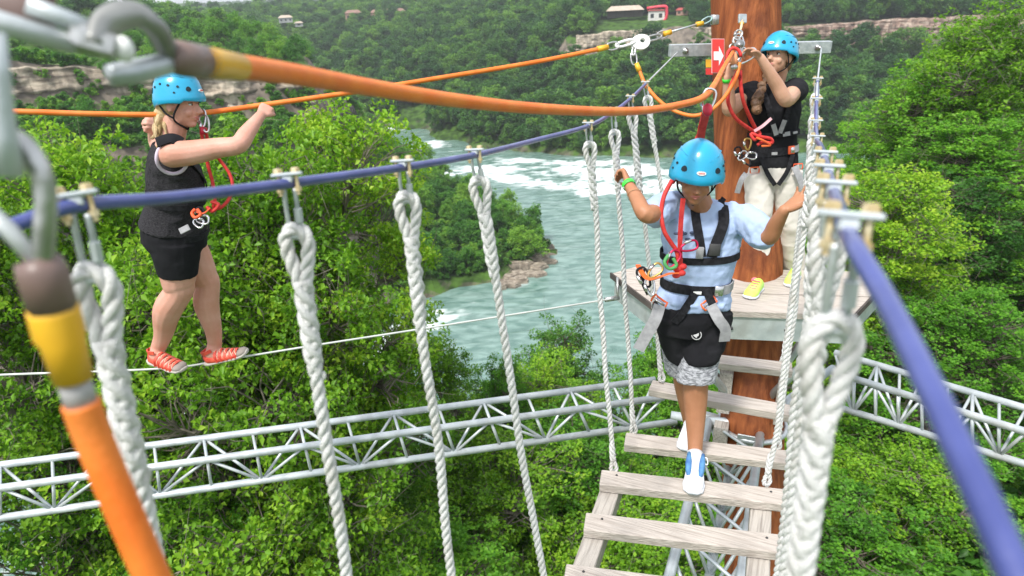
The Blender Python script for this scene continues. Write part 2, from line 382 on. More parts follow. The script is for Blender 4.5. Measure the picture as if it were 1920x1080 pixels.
bp = n.nodes.new("ShaderNodeBump"); bp.inputs['Strength'].default_value = .35; bp.inputs['Distance'].default_value = .6; n.links.new(nz.outputs[0], bp.inputs['Height']); n.links.new(bp.outputs[0], b.inputs['Normal'])
me = raw_mesh("river", np.stack([GX, GY, GZ], -1).reshape(-1, 3), Fq, wm, True)
at_ = me.attributes.new("foam", 'FLOAT', 'POINT'); at_.data.foreach_set("value", fo.ravel().astype(np.float32))
o = bpy.data.objects.new("river", me); COL.objects.link(o); tag(o, "green river with white rapids in the gorge", kind='structure')

# ------------------------------------------------------------------ cliffs: bedded rock faces standing on the slope
def cliff_mat(name, ca, cb, cc):
    m = bpy.data.materials.new(name); m.use_nodes = True; n = m.node_tree; b = n.nodes["Principled BSDF"]; b.inputs['Roughness'].default_value = .95
    b.inputs["Specular IOR Level"].default_value = .1
    geo = n.nodes.new("ShaderNodeNewGeometry"); mp = n.nodes.new("ShaderNodeMapping"); mp.inputs['Scale'].default_value = (.12, .12, .9); n.links.new(geo.outputs['Position'], mp.inputs[0])
    nz = n.nodes.new("ShaderNodeTexNoise"); nz.inputs['Scale'].default_value = 1.6; nz.inputs['Detail'].default_value = 8; nz.inputs['Roughness'].default_value = .7; n.links.new(mp.outputs[0], nz.inputs[0])
    cr = n.nodes.new("ShaderNodeValToRGB"); e = cr.color_ramp.elements; e[0].position = .34; e[0].color = (*ca, 1); e[1].position = .68; e[1].color = (*cc, 1); x = e.new(.5); x.color = (*cb, 1)
    n.links.new(nz.outputs[0], cr.inputs[0])
    m2 = n.nodes.new("ShaderNodeMapping"); m2.inputs['Scale'].default_value = (.5, .5, .08); n.links.new(geo.outputs['Position'], m2.inputs[0])
    n2 = n.nodes.new("ShaderNodeTexNoise"); n2.inputs['Scale'].default_value = 1.0; n2.inputs['Detail'].default_value = 5; n.links.new(m2.outputs[0], n2.inputs[0])
    rp = n.nodes.new("ShaderNodeMapRange"); rp.inputs[1].default_value = .42; rp.inputs[2].default_value = .60; rp.inputs[3].default_value = .45; rp.inputs[4].default_value = 1.05; n.links.new(n2.outputs[0], rp.inputs[0])
    hs = n.nodes.new("ShaderNodeHueSaturation"); n.links.new(rp.outputs[0], hs.inputs['Value']); n.links.new(cr.outputs[0], hs.inputs['Color']); n.links.new(hs.outputs[0], b.inputs['Base Color'])
    return m
def cliff(pts, label, m, seed, over=.35, rows=34):
    """pts: list of (azimuth deg, r, z_bottom, z_top)"""
    pts = np.array(pts, float); n_ = 260; u = np.linspace(0, 1, n_); s = np.linspace(0, 1, len(pts))
    az_ = np.interp(u, s, pts[:, 0]); r_ = np.interp(u, s, pts[:, 1]); zb = np.interp(u, s, pts[:, 2]); zt = np.interp(u, s, pts[:, 3])
    x = r_*np.sin(np.radians(az_)); y = r_*np.cos(np.radians(az_)); L = np.cumsum(np.hypot(np.diff(x, prepend=x[0]), np.diff(y, prepend=y[0])))
    v = np.linspace(0, 1, rows); UU, VV = np.meshgrid(L, v, indexing='ij')
    zz = zb[:, None] + (zt - zb)[:, None] * VV
    bed = np.floor(zz * 1.1 + .6*fbm(UU*.05, 0*UU, 0, seed)); step = _hash(bed.astype(np.int64), (bed*0).astype(np.int64), (bed*0).astype(np.int64), seed)
    out = 1.0*step + (1.1 if seed == 3 else 2.2)*fbm(UU*.07, zz*.05, 0, seed+1, 4) + (.55 if seed == 3 else .9)*fbm(UU*.5, zz*.6, 0, seed+2, 3) + 1.2*(1-VV)
    out += .35*np.sign(np.sin(UU*.9 + 2*fbm(UU*.1, zz*0, 0, seed+3)))*(_hash((UU*.3).astype(np.int64), bed.astype(np.int64), (bed*0).astype(np.int64), seed))
    top = VV >= 1
    out = np.where(top, out - 3.5, out); zz = zz + .35*fbm(UU*.6, zz*.8, 0, seed+4)*(1-top) + np.where(VV > .9, .8*fbm(UU*.2, 0*UU, 0, seed+7), 0)
    rad = (r_[:, None] - out - .3); XX = rad*np.sin(np.radians(az_))[:, None]; YY = rad*np.cos(np.radians(az_))[:, None]
    idx = np.arange(n_*rows).reshape(n_, rows); F = np.stack([idx[:-1, :-1], idx[1:, :-1], idx[1:, 1:], idx[:-1, 1:]], -1).reshape(-1, 4)
    me = raw_mesh("cliff", np.stack([XX, YY, zz], -1).reshape(-1, 3), F, m, False)
    o = bpy.data.objects.new("cliff", me); COL.objects.link(o); tag(o, label, kind='structure')
cm1 = cliff_mat("limestone", (.17, .14, .11), (.46, .39, .30), (.64, .56, .45))
cm2 = cliff_mat("red_shale", (.16, .10, .08), (.34, .24, .19), (.60, .51, .42))
cm3 = cliff_mat("grey_shale", (.045, .042, .042), (.10, .092, .09), (.19, .16, .14))
cliff([(-62, 149, 40, 51), (-45, 149, 41.5, 52), (-36, 149, 42, 52.5), (-26, 149, 38.5, 50), (-21, 149, 37, 48), (-15, 153, 36, 45.5)], "pale layered limestone cliff at the far left", cm1, 3)
cliff([(6.2, 353, 29, 37.5), (8, 353, 28.5, 38.5), (12, 353, 29, 39.5), (19, 366, 29, 38.5)], "pale grey rock band behind the post", cm1, 13, rows=24)
cliff([(19, 372, 30, 36), (24, 377, 28, 37.5), (29, 379, 28, 39), (35, 379, 27.5, 39.5), (44, 381, 28, 40)], "reddish rock band below the far rim at the right", cm2, 23, rows=24)
cliff([(-15.0, 140, 24, 38), (-13.6, 148, 22, 38), (-12.2, 160, 20, 37), (-11, 172, 12, 21), (-9.8, 178, 8, 13)], "dark grey shale slope beside the bright green tree", cm3, 33, rows=30)
# ================================================================== TREES
BRK = mat("bark", (.16, .13, .105), (.075, .06, .045), rough=.9, nscale=3, bump=.5, bscale=14, stretch=(4, 4, .6))
BRKP = mat("pale_bark", (.24, .21, .17), (.12, .10, .08), rough=.9, nscale=4, bump=.4, bscale=20)
LF_Y = leaf_mat("leaf_bright", [(.075, .19, .014), (.16, .36, .020), (.27, .50, .03), (.42, .60, .045)])
LF_G = leaf_mat("leaf_green", [(.05, .16, .016), (.10, .29, .022), (.17, .42, .032), (.27, .53, .045)])
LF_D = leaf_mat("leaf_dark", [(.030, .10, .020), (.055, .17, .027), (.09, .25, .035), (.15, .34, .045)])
LF_FAR = leaf_mat("leaf_far", [(.03, .10, .03), (.05, .15, .035), (.075, .20, .038), (.12, .28, .045), (.22, .42, .05)], per_island=False)
LF_MID = leaf_mat("leaf_mid", [(.055, .18, .028), (.09, .26, .033), (.15, .36, .04), (.26, .47, .05)], per_island=False)

def leaves(rng, C_, sz, up=1.0, shape=.62):
    """C_ leaf positions -> folded kite leaves"""
    n_ = len(C_); N = rng.normal(size=(n_, 3)) * .55; N[:, 2] = np.abs(N[:, 2]) + up*rng.uniform(.3, 1, n_); N /= np.linalg.norm(N, axis=1)[:, None]
    D = rng.normal(size=(n_, 3)); D -= N * (D*N).sum(1)[:, None]; D /= np.linalg.norm(D, axis=1)[:, None]
    S = np.cross(N, D); l = (sz * rng.uniform(.45, 1.45, n_))[:, None]
    a = C_ - D*l*.5; t = C_ + D*l*.5 - N*l*.12; L = C_ + S*l*shape*.5 + N*l*.14 - D*l*.05; R_ = C_ - S*l*shape*.5 + N*l*.14 - D*l*.05
    V = np.stack([a, R_, t, L], 1).reshape(-1, 3); k = np.arange(n_)*4
    F = np.concatenate([np.stack([k, k+1, k+2], 1), np.stack([k, k+2, k+3], 1)], 1).reshape(-1, 3)
    return V, F
def tubes_fast(paths, radii, n=4):
    """many short tubes; returns V,F(quads)"""
    Vs = []; Fs = []; k = 0; a = np.arange(n)/n*2*math.pi
    for p_, r_ in zip(paths, radii):
        T, N, B = frames(p_); r_ = np.interp(np.linspace(0, 1, len(p_)), np.linspace(0, 1, len(r_)), r_)
        V = p_[:, None] + N[:, None]*(np.cos(a)[None, :, None]*r_[:, None, None]) + B[:, None]*(np.sin(a)[None, :, None]*r_[:, None, None])
        Vs.append(V.reshape(-1, 3)); m = len(p_); i = np.arange(m-1)[:, None]*n; j = np.arange(n)[None, :]
        F = np.stack([i+j, i+(j+1) % n, i+n+(j+1) % n, i+n+j], -1).reshape(-1, 4) + k; Fs.append(F); k += m*n
    return np.vstack(Vs), np.vstack(Fs)
def bend(a, b, rng, k=.12, n=5, droop=0):
    t = np.linspace(0, 1, n)[:, None]; L = np.linalg.norm(b-a); o = rng.normal(size=3)*L*k; o2 = rng.normal(size=3)*L*k*.5
    return a + (b-a)*t + o*(t*(1-t)*4*.5) + o2*np.sin(t*2*math.pi)*.5 + A(0, 0, L*droop)*(t*(1-t)*4)
def tree_meshes(name, seed, Ht, Rc, nlobe, ncl, nlf, lsz, lm, bm_, clr=.36, base=.38, twigs=True, flat=.6, bare=0.0, conif=False):
    rng = np.random.default_rng(seed); paths = []; rad = []
    lean = A(rng.normal()*.06*Ht, rng.normal()*.06*Ht, 0)
    top = A(0, 0, Ht*.8) + lean; tr = bend(A(0, 0, -1.5), top, rng, .04, 9); paths.append(tr); rad.append([Ht*.015, Ht*.010, Ht*.006, Ht*.002])
    lobes = []
    for i in range(nlobe):
        a = i*2.399 + rng.uniform(-.4, .4); q = (i+.5)/nlobe
        zz = Ht*(base + (.93-base)*q); env = math.sin(math.pi*min(.97, .30+.68*q))**.7
        R_ = Rc*env*rng.uniform(.35, .85)
        c = A(math.cos(a)*R_, math.sin(a)*R_, zz) + lean*q
        lobes.append((c, Rc*rng.uniform(.26, .44)))
    cen = []
    for c, rl in lobes:
        h0 = c[2] - np.hypot(c[0], c[1])*rng.uniform(.45, .8) - .1*Ht; t0 = np.clip((h0+1.5)/(Ht*.8+1.5), .15, .97)
        st = np.array([np.interp(t0, np.linspace(0, 1, 9), tr[:, k]) for k in range(3)])
        limb = bend(st, c, rng, .14, 7, .08); paths.append(limb); rr_ = Ht*.0055*(rl/(.35*Rc)); rad.append([rr_*1.2, rr_*.7, rr_*.35])
        for j in range(max(3, int(ncl/nlobe))):
            d = rng.normal(size=3); d /= np.linalg.norm(d); d[2] = d[2]*.75 + .15
            p_ = c + d*rl*rng.uniform(.45, 1.05)*A(1.15, 1.15, .85)
            t1 = rng.uniform(.45, 1.0); s2 = np.array([np.interp(t1, np.linspace(0, 1, 7), limb[:, k]) for k in range(3)])
            cen.append(p_)
            if twigs:
                bp_ = bend(s2, p_, rng, .18, 5); paths.append(bp_); rad.append([Ht*.0017, Ht*.0011, Ht*.0004])
                for _ in range(2):
                    e = p_ + rng.normal(size=3)*clr*.9; paths.append(bend(p_, e, rng, .15, 3)); rad.append([Ht*.0005, Ht*.0002])
    cen = np.array(cen)
    keep = rng.uniform(size=len(cen)) > bare
    lc = cen[keep]; m = len(lc); sc_ = rng.uniform(.6, 1.3, m)*clr
    D = rng.normal(size=(m, nlf, 3)); D /= np.linalg.norm(D, axis=2)[..., None]; D *= rng.uniform(.35, 1, (m, nlf, 1))**.6
    D[..., 2] = D[..., 2]*flat + .12
    Cc = (lc[:, None] + D*sc_[:, None, None]).reshape(-1, 3)
    V, F = leaves(rng, Cc, lsz)
    lmesh = raw_mesh("crown", V, F, lm)
    Vw, Fw = tubes_fast(paths, rad, 5 if twigs else 4)
    wmesh = raw_mesh("trunk", Vw, Fw, bm_, True)
    return lmesh, wmesh
def put_tree(kind, x, y, z, s, rot, name, label, cat='tree', group=None, sz=None):
    lm_, wm_ = kind; r = empty(name, (x, y, z), label, cat, group); r.rotation_euler = (0, 0, rot); r.scale = (s, s, sz or s)
    for nm, me_ in (("trunk", wm_), ("crown", lm_)):
        c = bpy.data.objects.new(nm, me_); COL.objects.link(c); c.parent = r
    return r
T0 = {
 'maple': tree_meshes("maple", 1, 15, 4.2, 18, 600, 72, .135, LF_Y, BRKP, clr=.47, bare=.06),
 'maple2': tree_meshes("maple2", 2, 15, 4.6, 20, 640, 72, .135, LF_Y, BRKP, clr=.48, bare=.05),
 'green': tree_meshes("green", 3, 15, 4.4, 20, 640, 74, .135, LF_G, BRK, clr=.42, bare=.06),
 'green2': tree_meshes("green2", 4, 15, 4.8, 20, 680, 72, .135, LF_G, BRK, clr=.42, bare=.06),
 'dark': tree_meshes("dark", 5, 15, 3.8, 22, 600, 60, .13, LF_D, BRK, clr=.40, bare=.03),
}
# near trees: crown top seen at (px,py), depth d, kind, crown scale, label
NEAR = [
 (565, 200, 15.0, 'maple', .72, "tall bright yellow green tree right of the woman on the cable"),
 (470, 270, 13.0, 'maple2', .8, "bright leafy tree filling the gap in front of the woman on the cable"),
 (150, 250, 13.5, 'maple', .85, "bright leafy tree with pale bare twigs at the left edge"),
 (-230, 330, 12.0, 'maple2', .8, "bright leafy tree running out of the left frame edge"),
 (330, 430, 12.5, 'maple2', .85, "bright leafy tree behind the shorts of the woman on the cable"),
 (70, 540, 13.0, 'green', .58, "green tree low at the left behind the brown sleeve"),
 (470, 520, 14.5, 'maple', .72, "bright green tree crown low between the second and third rope"),
 (290, 720, 15, 'green', .6, "green tree crown above the left truss below the sandals"),
 (430, 710, 16, 'green2', .62, "green tree crown under the woman on the cable with open gaps to the water"),
 (560, 770, 18, 'maple', .55, "thin branchy tree crown leaning over the river above the truss"),
 (400, 900, 17, 'green', .75, "green tree crown under the left truss near the orange rope"),
 (290, 950, 19, 'green2', .6, "deep green tree crown at the lower left beside the orange hose"),
 (560, 920, 20, 'maple2', .9, "yellowish tree crown below the truss near the bottom edge"),
 (700, 900, 22, 'green', .9, "green tree crown below the truss between the third and fourth rope"),
 (900, 840, 20, 'maple', .85, "bright tree crown below the truss between the ropes"),
 (1070, 585, 33, 'dark', .9, "dark green round tree top against the river left of the platform"),
 (1020, 680, 26, 'maple2', .9, "bright green bushy tree above the truss left of the rungs"),
 (1170, 640, 30, 'green', .9, "bright green tree crown directly below the platform corner"),
 (1080, 800, 22, 'green2', .9, "green tree crown left of the wooden rungs"),
 (880, 1000, 22, 'green', .9, "green tree crown at the bottom edge right of the last left ropes"),
 (1180, 960, 20, 'maple2', .9, "bright tree crown beneath the rungs at the bottom edge"),
 (1290, 760, 27, 'green', .9, "green tree crown seen between the rungs under the boy"),
 (1480, 700, 28, 'green2', .9, "green tree crown behind the rope bundle under the platform"),
 (1560, 830, 22, 'maple', .9, "bright tree crown with reddish trunk below the right truss"),
 (1500, 1000, 18, 'green', .9, "green tree crown at the bottom edge behind the thick rope"),
 (1720, 860, 20, 'maple2', .85, "bright tree crown under the right truss behind the blue cable"),
 (1880, 930, 18, 'green', .85, "green tree crown in the bottom right corner"),
 (1700, 310, 24, 'maple', 1.0, "bright yellow green maple standing in front of the dark trees at the right"),
 (1620, 470, 25, 'maple2', .9, "bright spreading tree below the yellow green maple at the right"),
 (1790, 560, 22, 'green2', .9, "green tree behind the blue cable at the right"),
 (1660, 120, 42, 'green', 1.5, "tall green tree whose top reaches the red rock band"),
 (1790, 130, 38, 'green2', 1.4, "tall leafy green tree right of the one touching the rock band"),
 (1880, 15, 36, 'maple2', 1.5, "tallest light green tree at the upper right edge"),
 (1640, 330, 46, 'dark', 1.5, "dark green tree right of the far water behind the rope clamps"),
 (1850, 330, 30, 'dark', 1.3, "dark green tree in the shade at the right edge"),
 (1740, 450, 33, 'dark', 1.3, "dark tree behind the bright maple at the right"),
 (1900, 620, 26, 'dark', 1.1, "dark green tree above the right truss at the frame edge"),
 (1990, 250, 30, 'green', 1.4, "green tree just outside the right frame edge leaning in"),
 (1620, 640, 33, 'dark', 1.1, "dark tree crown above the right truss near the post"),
 (900, 660, 24, 'green', .45, "small dark sprig topped tree against the river between the fourth and fifth rope"),
 (830, 640, 20, 'maple', .5, "thin leafy branch top leaning out over the river above the truss"),
 (420, 1030, 17, 'green2', .8, "green tree crown at the bottom edge right of the lower orange hose"),
 (650, 1000, 18, 'green', .9, "green tree crown at the bottom edge between second and third rope"),
]
rng = np.random.default_rng(77)
for i, (px, py, d, k, s, lab) in enumerate(NEAR):
    q = P(px, py, d); top = q[2]; g = H1(q[0], q[1]); sz = max(.55, (top - g)/15/.97)
    sz = min(sz, s*1.45); z0 = top - 15*.97*sz
    put_tree(T0[k], q[0], q[1], z0, s, rng.uniform(0, 6.28), {'maple': 'maple_tree', 'maple2': 'maple_tree', 'green': 'broadleaf_tree', 'green2': 'broadleaf_tree', 'dark': 'broadleaf_tree'}[k], lab, 'tree', 'trees close below the course', sz)
# extra understorey trees on the near slope
U0k = [T0['green'], T0['dark'], T0['green2'], T0['maple2']]
for i in range(70):
    a = math.radians(rng.uniform(-46, 46)); r_ = rng.uniform(20, 60); x, y = r_*math.sin(a), r_*math.cos(a)
    if math.degrees(a) > 22: r_ = rng.uniform(45, 90); x, y = r_*math.sin(a), r_*math.cos(a)
    g = H1(x, y)
    if math.degrees(a) < -33: continue
    if g < 0.5 or (-16 < math.degrees(a) < 14 and r_ > 50): continue
    s = rng.uniform(.6, .9)
    put_tree(U0k[i % 4], x, y, g-.5, s, rng.uniform(0, 6.28), "slope_tree", ("small leafy tree on the slope below the left truss" if a < -.15 else "small leafy tree on the slope beneath the rungs" if a < .4 else "small leafy tree on the slope below the right truss"), 'tree', 'smaller trees on the near slope', s*.75)

# ------------------------------------------------------------------ mid and far trees
def crown_low(seed, R_, Ht, nl, per, lsz, lm, stem=True):
    return tree_meshes("lo", seed, Ht, R_, nl, nl*3, per, lsz, lm, BRK, clr=R_*.30, base=.30, twigs=False, flat=.8)
MID = [crown_low(40+i, 3.4+.4*i, 9, 14, 55, .50, LF_MID) for i in range(3)]
FAR = [crown_low(60+i, 4.6+.5*i, 12, 12, 60, .85, LF_FAR) for i in range(4)]
def inview(x, y, z, m=80):
    v = np.array([x, y, z]) - CAM; d = v@FW
    px = 960+FOC*(v@RT)/d; py = 540-FOC*(v@UP)/d
    return d > 0 and -m < px < 1920+m and -m < py < 1080+m
# peninsula and left talus: individual trees
cnt = 0; pts = []
rng = np.random.default_rng(9)
while cnt < 300:
    a = rng.uniform(-37, 5); r_ = rng.uniform(105, 300)
    x, y = r_*math.sin(math.radians(a)), r_*math.cos(math.radians(a)); g = H1(x, y)
    if g < 1.3 or g > 54: continue
    if a > -15 and g > 30: continue
    if -15.5 < a < -11 and 122 < r_ < 178 and rng.uniform() < .93: continue
    if a < -14 and (r_ > (141 if a < -19 else 146) and r_ < 175): continue
    if a < -14 and r_ > 175 and rng.uniform() < .75: continue
    if a > -12 and g < 2.2 and rng.uniform() < .5: continue
    if a < -19 and r_ < 141 and g < 12 and rng.uniform() < .6: continue
    if any((x-u)**2+(y-v)**2 < 7 for u, v in pts): continue
    if not inview(x, y, g): continue
    pts.append((x, y)); cnt += 1
    pen = a > -13
    s = rng.uniform(.55, 1.0) if pen else rng.uniform(.4, .8)
    if r_ > 175 and not pen: s *= 1.1
    lab = ("leafy tree near the rocky tip of the peninsula" if a > 0 else "shrubby tree on the far shore of the peninsula by the rapids" if r_ > 205 else "shrubby tree in the middle of the wooded peninsula" if r_ > 160 else "shrubby tree on the near shore of the wooded peninsula") if pen else ("tree on the talus below the pale cliff" if r_ < 145 else "tree on the hill above the pale cliff")
    put_tree(MID[cnt % 3], x, y, g-.4, s, rng.uniform(0, 6.28), "bank_tree", lab, 'tree', "trees on the peninsula" if pen else ("trees below the left cliff" if r_ < 145 else "trees on the left hill"), s*rng.uniform(.75, 1.0))
# far wood
N_ = 60000
az_ = rng.uniform(-46, 44, N_); r_ = np.sqrt(rng.uniform(180**2, 760**2, N_))
x2 = rng.uniform(-46, 44, 9000); r3 = rng.uniform(760, 2600, 9000)
az_ = np.concatenate([az_, x2]); r_ = np.concatenate([r_, r3])
X_, Y_ = r_*np.sin(np.radians(az_)), r_*np.cos(np.radians(az_)); Z_ = H(X_, Y_)
ok = (Z_ > 1.8)
ok &= ~((az_ < 5) & (r_ < np.interp(az_, [-46, -20, -15, -12, -8, -4, 5], [300, 300, 290, 300, 262, 225, 200])))
ok &= ~((az_ < -18) & (r_ < 235))
ok &= ~((az_ > 18) & (r_ < 240))
ok &= ~((az_ > 5.8) & (az_ < 19) & (r_ > 344) & (r_ < 358)); ok &= ~((az_ >= 19) & (r_ > 362) & (r_ < 384))
ok &= ~((az_ > 7.6) & (az_ < 13.5) & (r_ > 346) & (r_ < 404)); ok &= ~((az_ >= 13.5) & (az_ < 17) & (r_ > 356) & (r_ < 415) & (rng.uniform(size=len(az_)) < .93))
ok &= ~((az_ > -12.5) & (az_ < -6.5) & (r_ > 520) & (r_ < 590) & (rng.uniform(size=len(az_)) < .8))
X_, Y_, Z_, RR_ = X_[ok], Y_[ok], Z_[ok], r_[ok]
# thin to one tree per cell
cell = np.where(RR_ < 700, 5.6, 12.0); key = np.round(X_/cell).astype(np.int64)*100003 + np.round(Y_/cell).astype(np.int64)
_, ui = np.unique(key, return_index=True); X_, Y_, Z_, RR_ = X_[ui], Y_[ui], Z_[ui], RR_[ui]
vv = np.stack([X_, Y_, Z_], 1) - CAM; dd = vv@FW; px_ = 960+FOC*(vv@RT)/dd; py_ = 540-FOC*(vv@UP)/dd
inv = (px_ > -120) & (px_ < 2040) & (py_ > -140); X_, Y_, Z_, RR_ = X_[inv], Y_[inv], Z_[inv], RR_[inv]
sc_ = rng.uniform(.55, 1.25, len(X_)) * np.where(RR_ > 700, 1.25, 1.0)
print("far trees", len(X_))
src = bpy.data.collections.new("far_tree_kinds")
for i, (lm_, wm_) in enumerate(FAR):
    for k, me_ in (("crown", lm_),):
        oo = bpy.data.objects.new("far_crown", me_); src.objects.link(oo)
pm = bpy.data.meshes.new("far_wood"); pm.from_pydata([(a, b, c-.8) for a, b, c in zip(X_, Y_, Z_)], [], [])
t_ = pm.attributes.new("siz", 'FLOAT', 'POINT'); t_.data.foreach_set("value", sc_.astype(np.float32))
fwood = bpy.data.objects.new("far_wood", pm); COL.objects.link(fwood); tag(fwood, "dense green wood covering the far side of the gorge", 'wood', kind='stuff')
def scatter_mod(ob, coll, tilt=.06):
    ng = bpy.data.node_groups.new("scatter", 'GeometryNodeTree')
    ng.interface.new_socket("Geometry", in_out='INPUT', socket_type='NodeSocketGeometry'); ng.interface.new_socket("Geometry", in_out='OUTPUT', socket_type='NodeSocketGeometry')
    gi = ng.nodes.new("NodeGroupInput"); go = ng.nodes.new("NodeGroupOutput")
    mtp = ng.nodes.new("GeometryNodeMeshToPoints"); iop = ng.nodes.new("GeometryNodeInstanceOnPoints")
    ci = ng.nodes.new("GeometryNodeCollectionInfo"); ci.inputs[0].default_value = coll; ci.inputs[1].default_value = True; ci.inputs[2].default_value = True
    rv = ng.nodes.new("FunctionNodeRandomValue"); rv.data_type = 'FLOAT_VECTOR'; rv.inputs[0].default_value = (-tilt, -tilt, 0); rv.inputs[1].default_value = (tilt, tilt, 6.28)
    ri = ng.nodes.new("FunctionNodeRandomValue"); ri.data_type = 'INT'; ri.inputs[4].default_value = 0; ri.inputs[5].default_value = 100
    na_ = ng.nodes.new("GeometryNodeInputNamedAttribute"); na_.data_type = 'FLOAT'; na_.inputs[0].default_value = "siz"
    L = ng.links.new
    L(gi.outputs[0], mtp.inputs[0]); L(mtp.outputs[0], iop.inputs['Points']); L(ci.outputs[0], iop.inputs['Instance']); iop.inputs['Pick Instance'].default_value = True
    L(ri.outputs[2], iop.inputs['Instance Index']); L(rv.outputs[0], iop.inputs['Rotation']); L(na_.outputs[0], iop.inputs['Scale']); L(iop.outputs[0], go.inputs[0])
    md = ob.modifiers.new("scatter", 'NODES'); md.node_group = ng
scatter_mod(fwood, src)
# ground cover bushes on banks and talus
src2 = bpy.data.collections.new("bush_kinds")
for i in range(2):
    lm_, wm_ = crown_low(80+i, 1.6, 2.6, 6, 60, .34, LF_MID); src2.objects.link(bpy.data.objects.new("bush", lm_))
a_ = rng.uniform(-40, 6, 16000); r_ = np.sqrt(rng.uniform(100**2, 300**2, 16000)); X_, Y_ = r_*np.sin(np.radians(a_)), r_*np.cos(np.radians(a_)); Z_ = H(X_, Y_)
ok = (Z_ > 1.5) & ~((a_ < -11) & (r_ > 122) & (r_ < 178) & (rng.uniform(size=16000) < .8) & (a_ > -15.5)) & ~((a_ < -14) & (r_ > 145.5) & (r_ < 150) & (rng.uniform(size=16000) < .6)) & ~((a_ < -14) & (r_ > 152) & (rng.uniform(size=16000) < .97)) & ((rng.uniform(size=16000) < .5) | (a_ < -13))
an = rng.uniform(-46, 46, 5000); rn = np.sqrt(rng.uniform(9**2, 80**2, 5000)); Xn, Yn = rn*np.sin(np.radians(an)), rn*np.cos(np.radians(an)); Zn = H(Xn, Yn); kn = Zn > 1
pm = bpy.data.meshes.new("undergrowth"); P_ = np.concatenate([np.stack([X_[ok], Y_[ok], Z_[ok]-.3], 1), np.stack([Xn[kn], Yn[kn], Zn[kn]-.3], 1)]); pm.from_pydata(P_.tolist(), [], [])
t_ = pm.attributes.new("siz", 'FLOAT', 'POINT'); t_.data.foreach_set("value", rng.uniform(.5, 1.2, len(P_)).astype(np.float32))
ug = bpy.data.objects.new("undergrowth", pm); COL.objects.link(ug); tag(ug, "low green shrubs covering the slopes and river banks", 'shrubs', kind='stuff'); scatter_mod(ug, src2)
# ================================================================== COURSE STRUCTURE
GALV = mat("galvanised_steel", (.42, .46, .48), (.58, .61, .62), rough=.42, metal=.55, nscale=30, bump=.15, bscale=60)
GALVW = mat("pale_galvanised_tube", (.46, .51, .53), (.64, .68, .69), rough=.45, metal=.35, nscale=9, bump=.1, bscale=50, blot=(7, (.30, .30, .28), .55))
STEEL = mat("worn_steel", (.40, .40, .39), (.62, .62, .60), rough=.30, metal=.85, nscale=40, bump=.1, bscale=120)
BRASS = mat("yellow_zinc", (.60, .44, .20), (.74, .64, .42), rough=.38, metal=.6, nscale=60, bump=.2, bscale=150)
BLUE = mat("blue_cable_sleeve", (.036, .052, .22), (.07, .092, .31), rough=.34, nscale=14, bump=.15, bscale=60, coat=.5, spec=.8)
ORANGE = mat("orange_hose", (.84, .17, .015), (.88, .25, .04), rough=.5, nscale=14, bump=.2, bscale=300, blot=(24, (.62, .17, .05), .3))
YELLOW = mat("yellow_shrink_tube", (.82, .46, .03), (.72, .36, .02), rough=.4, nscale=15)
BROWN = mat("brown_sleeve", (.15, .095, .08), (.22, .15, .13), rough=.45, nscale=10, coat=.1)
ROPEW = mat("white_rope", (.72, .72, .70), (.86, .86, .84), rough=.9, nscale=90, bump=.7, bscale=420, spec=.15, blot=(16, (.50, .45, .37), .42))
WOOD = mat("weathered_board", (.36, .31, .265), (.53, .475, .42), rough=.85, nscale=4, bump=.7, bscale=9, stretch=(1.0, 22, 22), detail=9, rotz=25, contrast=(.32, .55), blot=(5, (.30, .27, .24), .55))
WOODL = mat("weathered_joist", (.26, .23, .20), (.48, .44, .39), rough=.85, nscale=4, bump=.7, bscale=9, stretch=(22, 1.0, 22), detail=9, rotz=25, contrast=(.32, .55), blot=(5, (.28, .25, .22), .55))
POSTW = mat("stained_post", (.15, .040, .016), (.42, .135, .045), rough=.8, nscale=2.4, bump=1.0, bscale=9, stretch=(10, 10, .35), contrast=(.3, .7), spec=.25, blot=(4.5, (.10, .032, .02), .75), detail=8)
RED = mat("red_sign", (.72, .05, .04), (.66, .04, .035), rough=.4)
WHITE = mat("white_paint", (.82, .82, .80), (.78, .78, .76), rough=.5)
DARKM = mat("dark_rubber", (.03, .03, .03), (.05, .05, .05), rough=.6)

def strands(mb, path, R, pitch=None, ns=3, sides=7, ph=0.0, prof=None, sgn=1, fill=.52):
    """laid rope: ns helical strands round path"""
    path = np.asarray(path, float); seg = np.linalg.norm(np.diff(path, axis=0), axis=1); s = np.concatenate([[0], np.cumsum(seg)])
    pitch = pitch or R*6.6; n_ = max(6, int(s[-1]/pitch*11)); u = np.linspace(0, s[-1], n_)
    q = np.stack([np.interp(u, s, path[:, k]) for k in range(3)], 1)
    T, N, B = frames(q)
    k = np.ones(n_) if prof is None else np.interp(u/s[-1], [a for a, b in prof], [b for a, b in prof])
    for i in range(ns):
        th = sgn*2*math.pi*u/pitch + ph + i*2*math.pi/ns
        c = q + (N*np.cos(th)[:, None] + B*np.sin(th)[:, None])*(R*(1-fill)*1.06*k)[:, None]
        mb.tube(c, R*fill*1.08*k, sides)
def teardrop(top, down, side, h, w, n_=20):
    """loop: throat -> round the top -> throat"""
    pts = []
    for t in np.linspace(0, 1, n_):
        a = math.pi*(-.5 + t*1.0)     # -90..90
        x = math.sin(a); ang = t*math.pi
        yy = (math.sin(ang))**.75
        xx = math.cos(ang)
        wd = w*(.18+.82*math.sin(ang)**.9)
        pts.append(top + down*(h*(1-yy)) - side*xx*wd*(.5 if True else 1))
    return np.array(pts)
